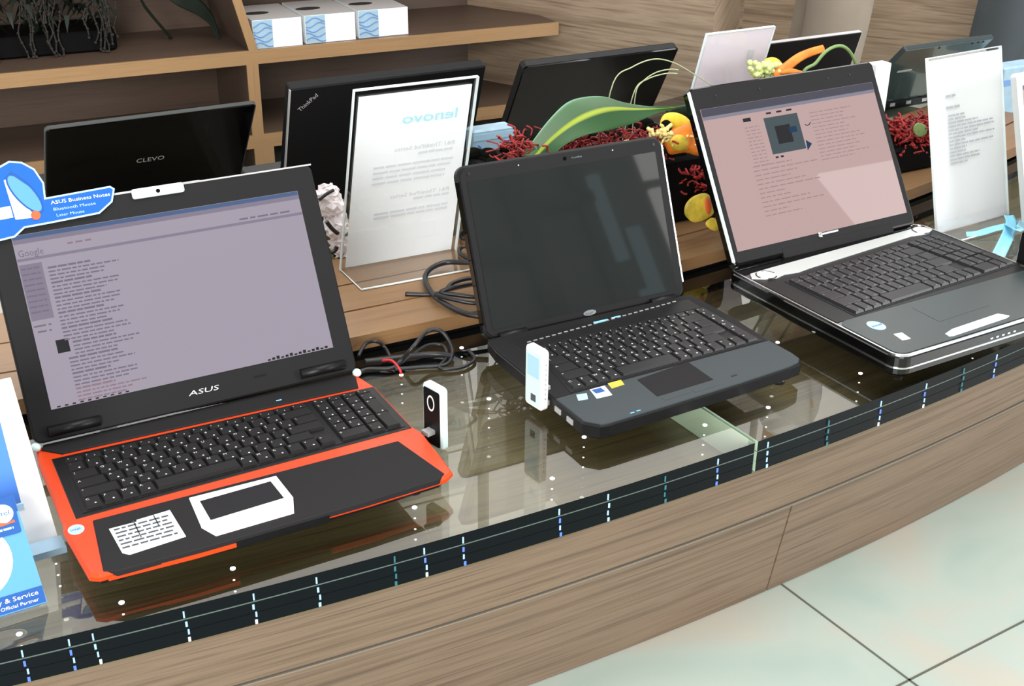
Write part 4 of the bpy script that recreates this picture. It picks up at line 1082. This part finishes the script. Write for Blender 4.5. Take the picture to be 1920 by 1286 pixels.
def pr_mid(b, wd, h_, Fm, z): flat(b, wd*.70, h_*.80, wd*.78, h_*.86, z, mtx=Fm)
T0 = at(1325, 62, .705); T1 = at(1453, 44, .705)
o, b = acrylic_notice('blank white card leaning towards us beside the orange flower stalk', (T0.x-.004, T0.y+.080, zp), (T1.x-.004, T1.y+.080, zp), (.004, -.080, 0), .300, (0, -1, 0), .05, 'thin_card', .002, pr_mid, 1)
mk('print', b, ('ink_faint',), o)
# ------------------------------------------------------------------ flowers
def strands(b, n, region, r=.0016, ln=.022, mi=0):
    for i in range(n):
        c = region(); a = random.uniform(0, 2*PI); e = random.uniform(-.3, .9)
        d = Vector((math.cos(a)*math.cos(e), math.sin(a)*math.cos(e), math.sin(e)))*ln*random.uniform(.5, 1)
        s = Vector((random.gauss(0, 1), random.gauss(0, 1), random.gauss(0, 1)))*ln*.15
        tube(b, [c, c+d*.5+s, c+d], r*random.uniform(.7, 1.3), 5, 2, mi)
def petal(b, px, Y, wid_dir, length_pts, half, nrm, mi=0, cup=.25): pass
def disc_petal(b, pts, Y, mi=0, bulge=.012, th=.001):
    """fleshy petal with the given outline, bulging towards the viewer side"""
    P = [at(x, y, Y) for x, y in pts]; P = catmull(P, 4, True); c = sum(P, Vector())/len(P); n = (CAM_LOC-c).normalized()
    def layer(sgn):
        rings = []
        for f in (1, .8, .55, .28): rings.append([b.verts.new(c+(p-c)*f + n*sgn*(bulge*(1-f*f)+th)) for p in P])
        k = b.verts.new(c + n*sgn*(bulge+th)); m = len(P)
        for A_, B_ in zip(rings[:-1], rings[1:]):
            for i in range(m):
                j = (i+1) % m; q = (A_[i], A_[j], B_[j], B_[i]); f = b.faces.new(q if sgn > 0 else tuple(reversed(q))); f.smooth = True; f.material_index = mi
        for i in range(m):
            j = (i+1) % m; q = (rings[-1][i], rings[-1][j], k); f = b.faces.new(q if sgn > 0 else tuple(reversed(q))); f.smooth = True; f.material_index = mi
        return rings[0]
    a = layer(1); d = layer(-.3); m = len(a)
    for i in range(m):
        j = (i+1) % m; f = b.faces.new((a[j], a[i], d[i], d[j])); f.material_index = mi; f.smooth = True
    bmesh.ops.recalc_face_normals(b, faces=b.faces)
YF = .60
fa = empty('flower_arrangement', 'flower trough with a big striped green leaf and red filler, behind the grey laptop', 'flowers', (.80, .66, zp))
fo = fa.location
def fmk(name, b, m, root=None, smooth=False):
    r = root or fa
    for v in b.verts: v.co -= r.location
    return mk(name, b, m, r, smooth=smooth)
b = BM(); prism(b, rrect(.60, .555, 1.06, .75, .02), zp, .150, .006); fmk('trough', b, 'planter')
b = BM()
for i in range(90):
    x = random.uniform(.61, 1.05); y = random.uniform(.57, .74); ball(b, (x, y, .150+random.uniform(-.004, .012)), random.uniform(.012, .02), 8, 6, sc=(1, 1, .6))
fmk('moss', b, 'moss')['kind'] = 'stuff'
b = BM()
strands(b, 230, lambda: Vector((random.uniform(.600, .69), random.uniform(.545, .62), random.uniform(.150, .215))), .0015, .026)
strands(b, 420, lambda: Vector((random.uniform(.69, .905), random.uniform(.54, .63), random.uniform(.155, .195))), .0015, .024)
strands(b, 60, lambda: Vector((random.uniform(.93, 1.03), random.uniform(.540, .556), random.uniform(.085, .135))), .002, .022)
fmk('red_filler', b, 'redflower')['kind'] = 'stuff'
b = BM()
strands(b, 20, lambda: Vector((random.uniform(.74, .98), random.uniform(.535, .55), random.uniform(.175, .20))), .0022, .014)
strands(b, 24, lambda: Vector((random.uniform(.852, .880), random.uniform(.530, .545), random.uniform(.185, .215))), .0028, .018)
fmk('pale_filler', b, 'cream')['kind'] = 'stuff'
# the big leaf: grid between an upper and a lower outline
upo = [(978, 292), (996, 268), (1028, 226), (1062, 193), (1095, 182), (1132, 181), (1166, 191), (1205, 198), (1248, 200), (1292, 197)]
mid = [(1004, 292), (1030, 264), (1066, 235), (1098, 217), (1130, 206), (1158, 203), (1190, 204), (1220, 204), (1255, 202), (1292, 197.5)]
loo = [(1036, 292), (1062, 270), (1096, 254), (1128, 247), (1160, 239), (1188, 231), (1210, 222), (1232, 213), (1260, 205), (1292, 198)]
b = BM(); uvl = b.loops.layers.uv.verify(); rows = []
def cat2(P, n): return [(v.x, v.y) for v in catmull([(x, y, 0) for x, y in P], n)]
U_, M_, L2 = cat2(upo, 4), cat2(mid, 4), cat2(loo, 4); nv = 5
for i in range(len(U_)):
    t = i/(len(U_)-1); Yb = .545 + .03*t; r = []
    for j in range(nv*2+1):
        s = j/(nv*2)
        if s <= .5: q = s*2; x = U_[i][0]*(1-q)+M_[i][0]*q; y = U_[i][1]*(1-q)+M_[i][1]*q
        else: q = (s-.5)*2; x = M_[i][0]*(1-q)+L2[i][0]*q; y = M_[i][1]*(1-q)+L2[i][1]*q
        fold = abs(s-.5)*2
        r.append((at(x, y, Yb + .05*fold*(1 if s < .5 else -.35)*math.sin(PI*min(1, .15+t))), s))
    rows.append(r)
top = [[b.verts.new(p) for p, s in r] for r in rows]; bot = [[b.verts.new(p + Vector((.0004, .0012, -.0006))) for p, s in r] for r in rows]
for i in range(len(rows)-1):
    for j in range(nv*2):
        for G, rev in ((top, True), (bot, False)):
            idx = [(i, j), (i+1, j), (i+1, j+1), (i, j+1)]
            if rev: idx.reverse()
            f = b.faces.new([G[a][c] for a, c in idx]); f.smooth = True
            for l, (a, c) in zip(f.loops, idx): l[uvl].uv = (a/len(rows), rows[a][c][1])
    for j in (0, nv*2):
        f = b.faces.new((top[i][j], top[i+1][j], bot[i+1][j], bot[i][j]))
        for l in f.loops: l[uvl].uv = (0, rows[i][j][1])
bmesh.ops.recalc_face_normals(b, faces=b.faces)
fmk('striped_leaf', b, 'leaf')
b = BM(); tube(b, [at(1290, 198, .575), at(1312, 196, .58), (1.03, .60, .19), (1.02, .63, .15)], .004, 8, 4); fmk('leaf_stalk', b, 'darkleaf')
b = BM(); disc_petal(b, [(1250, 206), (1300, 194), (1340, 215), (1320, 250), (1290, 240), (1262, 222)], .60, 0, .008); fmk('dark_leaf', b, 'darkleaf')
# lily between the grey and the thick black laptop
b = BM(); disc_petal(b, [(1237, 232), (1246, 214), (1268, 211), (1290, 222), (1298, 240), (1276, 246), (1256, 240), (1244, 246)], .555, 0, .010); fmk('yellow_petal', b, 'gold')
b = BM(); disc_petal(b, [(1246, 262), (1262, 240), (1290, 232), (1302, 248), (1308, 272), (1311, 292), (1284, 286), (1258, 290), (1250, 280)], .55, 0, .016); fmk('orange_petal', b, 'orange_petal')
b = BM(); disc_petal(b, [(1254, 266), (1268, 252), (1286, 252), (1294, 268), (1290, 280), (1266, 282)], .542, 0, .008); fmk('olive_petal', b, 'olive_petal')
b = BM(); ball(b, at(1249, 236, .545), .010, 12, 8); fmk('flower_eye', b, 'moss')
b = BM(); disc_petal(b, [(1283, 398), (1286, 382), (1300, 368), (1322, 362), (1334, 372), (1340, 396), (1326, 410), (1302, 417), (1288, 408)], .478, 0, .007); fmk('orchid_petal', b, 'olive_petal')
b = BM(); disc_petal(b, [(1322, 376), (1330, 372), (1334, 388), (1330, 402), (1324, 396)], .468, 0, .003); fmk('orchid_lip', b, 'orange_dot')
b = BM(); disc_petal(b, [(1323, 418), (1334, 408), (1345, 414), (1349, 428), (1340, 433), (1328, 427)], .474, 0, .003); fmk('orchid_petal', b, 'olive_petal')
b = BM(); tube(b, [at(1318, 412, .485), at(1350, 402, .50), at(1368, 388, .53), (1.04, .60, .13)], .0018, 6, 4); fmk('orchid_stem', b, 'moss')
for pts, Y in (([(1128, 192), (1150, 155), (1185, 126), (1225, 111), (1262, 117), (1300, 138), (1335, 160)], .66), ([(1188, 196), (1192, 175), (1206, 152), (1230, 136), (1256, 130), (1272, 131)], .68), ([(1172, 200), (1190, 170), (1215, 148), (1248, 138), (1270, 138)], .69)):
    b = BM(); P = [at(x, y, Y) for x, y in pts]; P[0] = Vector((P[0].x, P[0].y, .16)); P = [Vector((P[0].x-.004, P[0].y, .14))] + P
    tube(b, P, .0011, 6, 6); fmk('grass_blade', b, 'paleg')
# second arrangement behind the thick black laptop
fb = empty('flower_arrangement', 'flower trough with an orange stalk, yellow bloom and red filler, behind the thick black laptop', 'flowers', (1.40, .66, zp))
b = BM(); prism(b, rrect(1.26, .575, 1.66, .70, .02), zp, .085, .006); fmk('trough', b, 'planter', fb)
b = BM()
for i in range(70): ball(b, (random.uniform(1.28, 1.64), random.uniform(.59, .68), .085+random.uniform(-.004, .014)), random.uniform(.012, .02), 8, 6, sc=(1, 1, .6))
fmk('moss', b, 'moss', fb)['kind'] = 'stuff'
b = BM()
strands(b, 380, lambda: Vector((random.uniform(1.475, 1.60), random.uniform(.575, .64), random.uniform(.055, .125))), .0022, .026)
strands(b, 60, lambda: Vector((random.uniform(1.28, 1.48), random.uniform(.58, .66), random.uniform(.085, .13))), .0028, .024)
fmk('red_filler', b, 'redflower', fb)['kind'] = 'stuff'
b = BM(); disc_petal(b, [(1712, 240), (1722, 230), (1738, 238), (1736, 252), (1720, 256)], .572, 0, .002); fmk('green_leaf', b, 'grass', fb)
YB = .66
b = BM(); disc_petal(b, [(1430, 126), (1434, 112), (1448, 107), (1462, 113), (1470, 128), (1468, 142), (1440, 144)], YB, 0, .014); fmk('yellow_bloom', b, 'gold', fb)
b = BM()
for i in range(90):
    p = at(1432+max(-26, min(30, random.gauss(0, 15))), 131+max(-13, min(10, random.gauss(0, 6))), YB-.012+random.uniform(-.01, .01)); ball(b, p, random.uniform(.003, .0065), 6, 5)
fmk('pale_bloom', b, 'palegreen', fb)['kind'] = 'stuff'
b = BM(); P = catmull([at(x, y, YB-.02) for x, y in ((1452, 142), (1472, 128), (1498, 108), (1522, 97), (1546, 90))], 4)
ribbon_leaf(b, P, [.010-.0035*i/len(P) for i in range(len(P))], (-.3, -.8, .4), cup=.3); fmk('orange_stalk', b, 'orange_petal', fb)
b = BM(); disc_petal(b, [(1462, 138), (1480, 128), (1500, 132), (1512, 136), (1490, 142)], YB-.03, 0, .006); fmk('orange_bud', b, 'orange_petal', fb)
b = BM(); tube(b, [(1.38, .64, .09), at(1508, 150, YB-.04), at(1530, 118, YB-.04), at(1552, 94, YB-.04), at(1576, 86, YB-.04), at(1594, 98, YB-.04), at(1606, 125, YB-.04), at(1612, 160, YB-.02), (1.46, .65, .09)], .0032, 8, 6); fmk('looped_stem', b, 'grass', fb)
for z0_, (x, y) in ((.09, (1440, 135)), (.09, (1470, 138))):
    b = BM(); p = at(x, y, YB); tube(b, [(p.x+.09, YB-.02, .08), (p.x+.04, YB-.01, (p.z+.08)/2), p], .003, 6, 4); fmk('stem', b, 'grass', fb)
# ------------------------------------------------------------------ cables
def cable(label, pts, r=.0028, m='rubber', name='power_cable', n=8):
    b = BM(); P = [Vector(p) for p in pts]; c = P[0].copy(); tube(b, [p-c for p in P], r, 8, n)
    o = mk(name, b, m, None, c); return tag(o, label, 'cable')
zc = zp+.003
def U(x, y, z): return tuple(up(x, y, z))
cable('black cable in one wide loop on the planks left of the grey laptop', [U(930, 487, zc+.02), U(880, 492, zc+.014), U(836, 492, zc+.010), U(806, 505, zc+.008), U(797, 525, zc+.006), U(812, 552, zc+.006), U(835, 570, zc+.004), U(872, 588, zc+.003), U(915, 594, zc+.002)], .0042)
cable('tied bundle of black cable on the planks left of the grey laptop', [U(760, 551, zc), U(800, 552, zc), U(830, 548, zc+.004), U(850, 530, zc+.010), U(890, 522, zc+.010), U(925, 540, zc+.006), U(900, 556, zc+.006), U(850, 552, zc+.010), U(826, 548, zc+.012), U(852, 538, zc+.018), U(905, 532, zc+.016), U(930, 560, zc+.008), U(890, 568, zc+.008), U(845, 560, zc+.012), U(815, 552, zc+.014)], .0034)
cable('small dark coil of cable at the right foot of the mirrored notice', [U(905, 425, zc), U(872, 434, zc+.004), U(866, 446, zc+.008), U(890, 452, zc+.01), U(905, 470, zc+.008), U(870, 462, zc+.010), U(862, 474, zc+.006), U(885, 488, zc+.004), U(910, 492, zc)], .0034)
cable('black cable arching in a tall loop between the orange and grey laptops', [U(668, 700, .004), U(690, 692, .004), U(735, 690, .005), U(752, 676, .008), U(775, 650, .030), U(800, 622, .036), U(825, 620, .034), U(842, 640, .020), U(848, 665, .006), U(835, 684, .004), U(790, 688, .004), U(740, 692, .004)], .0030)
cable('black cable lying flat on the glass behind the orange laptop', [U(672, 668, .010), U(685, 645, .020), U(705, 640, .024), U(722, 652, .012), U(742, 682, .004), U(770, 668, .006), U(800, 648, .010), U(830, 648, .008), U(838, 668, .004), U(824, 690, .004), U(860, 690, .004), U(884, 680, .004), U(890, 670, .004), U(878, 656, .004)], .0026)
cable('thick black adapter lead beside the right hinge of the orange laptop', [U(684, 678, .006), U(720, 674, .006), U(768, 668, .006), U(815, 664, .006), U(850, 668, .006)], .0045)
cable('short red wire on the glass behind the orange laptop', [U(716, 676, .006), U(734, 676, .009), U(748, 690, .006), U(752, 700, .004)], .0018, 'red', 'wire')
# white plastic wrapped leads left of the notice
wb = empty('plastic_bag', 'crumpled white plastic film with black leads, left of the mirrored notice', 'bag', (.32, .70, zp))
b = BM()
for x, y, r, s in ((612, 362, .020, (1, .8, .6)), (622, 385, .022, (1, .9, .9)), (630, 420, .024, (.9, .8, 1)), (636, 455, .018, (.7, .7, 1)), (640, 490, .016, (.6, .7, .9))):
    p = at(x, y, .69); ball(b, p, r, 16, 11, sc=s)
for v in b.verts: v.co += Vector((random.gauss(0, .0028), random.gauss(0, .0028), random.gauss(0, .0028)))
for v in b.verts:
    if v.co.z < zp+.001: v.co.z = zp+.001
for f in b.faces: f.smooth = False
fmk('film', b, 'plasticbag', wb)
for q, Yq, rq in (((598, 375), (612, 364), (626, 356)), .66, .0028), (((612, 415), (622, 428), (634, 438)), .655, .0034), (((620, 474), (628, 470), (632, 462)), .65, .0034):
    b = BM(); tube(b, [at(x, y, Yq) for x, y in q], rq, 7, 5); fmk('lead', b, 'rubber', wb)
# light blue packet behind the notice
p0 = at(888, 246, .86); p1 = at(942, 243, .86)
pk = empty('tissue_packet', 'pale blue patterned packet between the mirrored notice and the red filler', 'packet', (p0.x, .86, zp))
hpk = p0.z-zp
b = BM(); prism(b, rrect(0, 0, .085, .035, .006), 0, hpk, .004); mk('packet', b, 'palebox', pk)
b = BM()
for k in range(3):
    P = [(.01+.065*t/8, -.001, hpk*.45 + .018*math.sin(t*.8+k)+.012*k) for t in range(9)]; tube(b, P, .0016, 6, 3)
mk('swirl_print', b, 'waveblue', pk)
b = BM(); flat(b, .0, hpk-.020, .085, hpk-.008, 0, .0008, mtx=Matrix.Rotation(PI/2, 4, 'X')); mk('top_stripe', b, 'lightline', pk)
# white box between thick black laptop lid and grey green lid
p0 = at(1644, 122, .84)
wbx = BM(); prism(wbx, rrect(0, 0, .045, .03, .003), 0, p0.z, .002)
tag(mk('white_carton', wbx, 'paper', None, (p0.x, .84, 0)), 'plain white carton between the pink-screen lid and the grey green lid', 'box')
p0 = at(1884, 128, .86)
bx = empty('tissue_packet', 'blue and white packet at the right edge, beyond the tall white sheet', 'packet', (p0.x, .86, 0))
b = BM(); prism(b, rrect(0, 0, .12, .05, .006), 0, p0.z, .004); mk('packet', b, 'palebox', bx)
b = BM(); flat(b, 0, p0.z-.045, .12, p0.z-.030, 0, .0008, mtx=Matrix.Rotation(PI/2, 4, 'X')); mk('stripe', b, 'waveblue', bx)
# ribbons
rb = empty('ribbon', 'light blue satin ribbon curling behind the thick black laptop keyboard', 'ribbon', U(1880, 430, .004))
for pts, wds in (([(1870, 482, .018), (1880, 462, .012), (1890, 440, .010), (1896, 420, .016), (1890, 404, .026)], .011), ([(1812, 440, .003), (1835, 438, .006), (1862, 430, .010), (1890, 424, .014), (1915, 420, .010)], .007), ([(1890, 424, .016), (1906, 430, .024), (1914, 426, .022), (1918, 416, .014)], .008)):
    b = BM(); P = catmull([up(x, y, z) for x, y, z in pts], 5); ribbon_leaf(b, P, [wds]*len(P), (0, -.4, 1), th=.0006, cup=-.2); fmk('strip', b, 'ribbon', rb)

# ------------------------------------------------------------------ people behind the counter (only trousers in view)
def person(label, loc, rz, legs_mat, top_mat):
    o = empty('person', label, 'person', loc, rz)
    def skin(name, V, E, R, m, sub=2):
        me = bpy.data.meshes.new(name); me.from_pydata(V, E, []); ob = bpy.data.objects.new(name, me); COL.objects.link(ob)
        md = ob.modifiers.new('s', 'SKIN'); 
        for i, r in enumerate(R): me.skin_vertices[0].data[i].radius = (r if isinstance(r, tuple) else (r, r))
        me.skin_vertices[0].data[0].use_root = True
        md.use_smooth_shade = True; ob.modifiers.new('d', 'SUBSURF').levels = sub; ob.modifiers['d'].render_levels = sub
        dg = bpy.context.evaluated_depsgraph_get(); me2 = bpy.data.meshes.new_from_object(ob.evaluated_get(dg)); bpy.data.objects.remove(ob)
        o2 = bpy.data.objects.new(name, me2); COL.objects.link(o2); o2.parent = o; me2.materials.clear(); me2.materials.append(M[m])
        for p in me2.polygons: p.use_smooth = True
        return o2
    # body (continuous surface): pelvis, torso, neck, head, arms, legs
    V = [(0, 0, .95), (0, 0, 1.10), (0, -.01, 1.28), (0, 0, 1.42), (0, .0, 1.50), (0, -.015, 1.60), (0, -.01, 1.70)]
    E = [(0, 1), (1, 2), (2, 3), (3, 4), (4, 5), (5, 6)]; R = [(.15, .10), (.14, .095), (.16, .105), (.11, .08), .052, .078, .07]
    for s in (-1, 1):
        i = len(V); V += [(s*.18, 0, 1.40), (s*.23, .02, 1.15), (s*.24, -.05, .92), (s*.24, -.08, .82)]; R += [.058, .046, .036, .030]
        E += [(3, i), (i, i+1), (i+1, i+2), (i+2, i+3)]
        i = len(V); V += [(s*.10, 0, .86), (s*.11, -.01, .50), (s*.12, .02, .10), (s*.12, -.10, .045)]; R += [.088, .062, .045, .035]
        E += [(0, i), (i, i+1), (i+1, i+2), (i+2, i+3)]
    skin('body', V, E, R, 'skin')
    V = [(0, 0, .97)]; E = []; R = [(.165, .115)]
    for s in (-1, 1):
        i = len(V); V += [(s*.095, 0, .86), (s*.112, -.012, .66), (s*.118, -.014, .48), (s*.122, .006, .28), (s*.124, .018, .10), (s*.124, .018, .035)]; R += [.108, .102, .096, .092, .096, .098]
        E += [(0, i)] + [(i+k, i+k+1) for k in range(5)]
    skin('trousers', V, E, R, legs_mat)
    V = [(0, 0, .93), (0, 0, 1.10), (0, -.01, 1.28), (0, 0, 1.43)]; E = [(0, 1), (1, 2), (2, 3)]; R = [(.17, .12), (.158, .11), (.175, .12), (.12, .09)]
    for s in (-1, 1):
        i = len(V); V += [(s*.18, 0, 1.40), (s*.23, .02, 1.17)]; R += [.072, .062]; E += [(3, i), (i, i+1)]
    skin('shirt', V, E, R, top_mat)
    b = BM(); ball(b, (0, .005, 1.67), .088, 16, 12, sc=(.92, 1.05, .85)); mk('hair', b, 'hair', o)
    for s in (-1, 1):
        b = BM(); prism(b, rrect(s*.124-.045, -.20, s*.124+.045, .08, .04), 0, .05, .012); mk('shoe', b, 'shoe', o)
    return o
pA = at(1552, 30, 1.55)
person('person in taupe trousers standing behind the counter, only the legs in view', (pA.x, 1.55, FLOOR), math.radians(55), 'trouser_beige', 'shirt')
pB = at(1890, 30, 1.50)
person('person in dark grey trousers standing at the upper right corner', (pB.x+.10, 1.52, FLOOR), math.radians(10), 'trouser_dark', 'shirt2')

for o_ in bpy.data.objects:
    if 'label' in o_.keys() and not (4 <= len(o_['label'].split()) <= 16): print('LABEL', o_.name, len(o_['label'].split()), o_['label'])
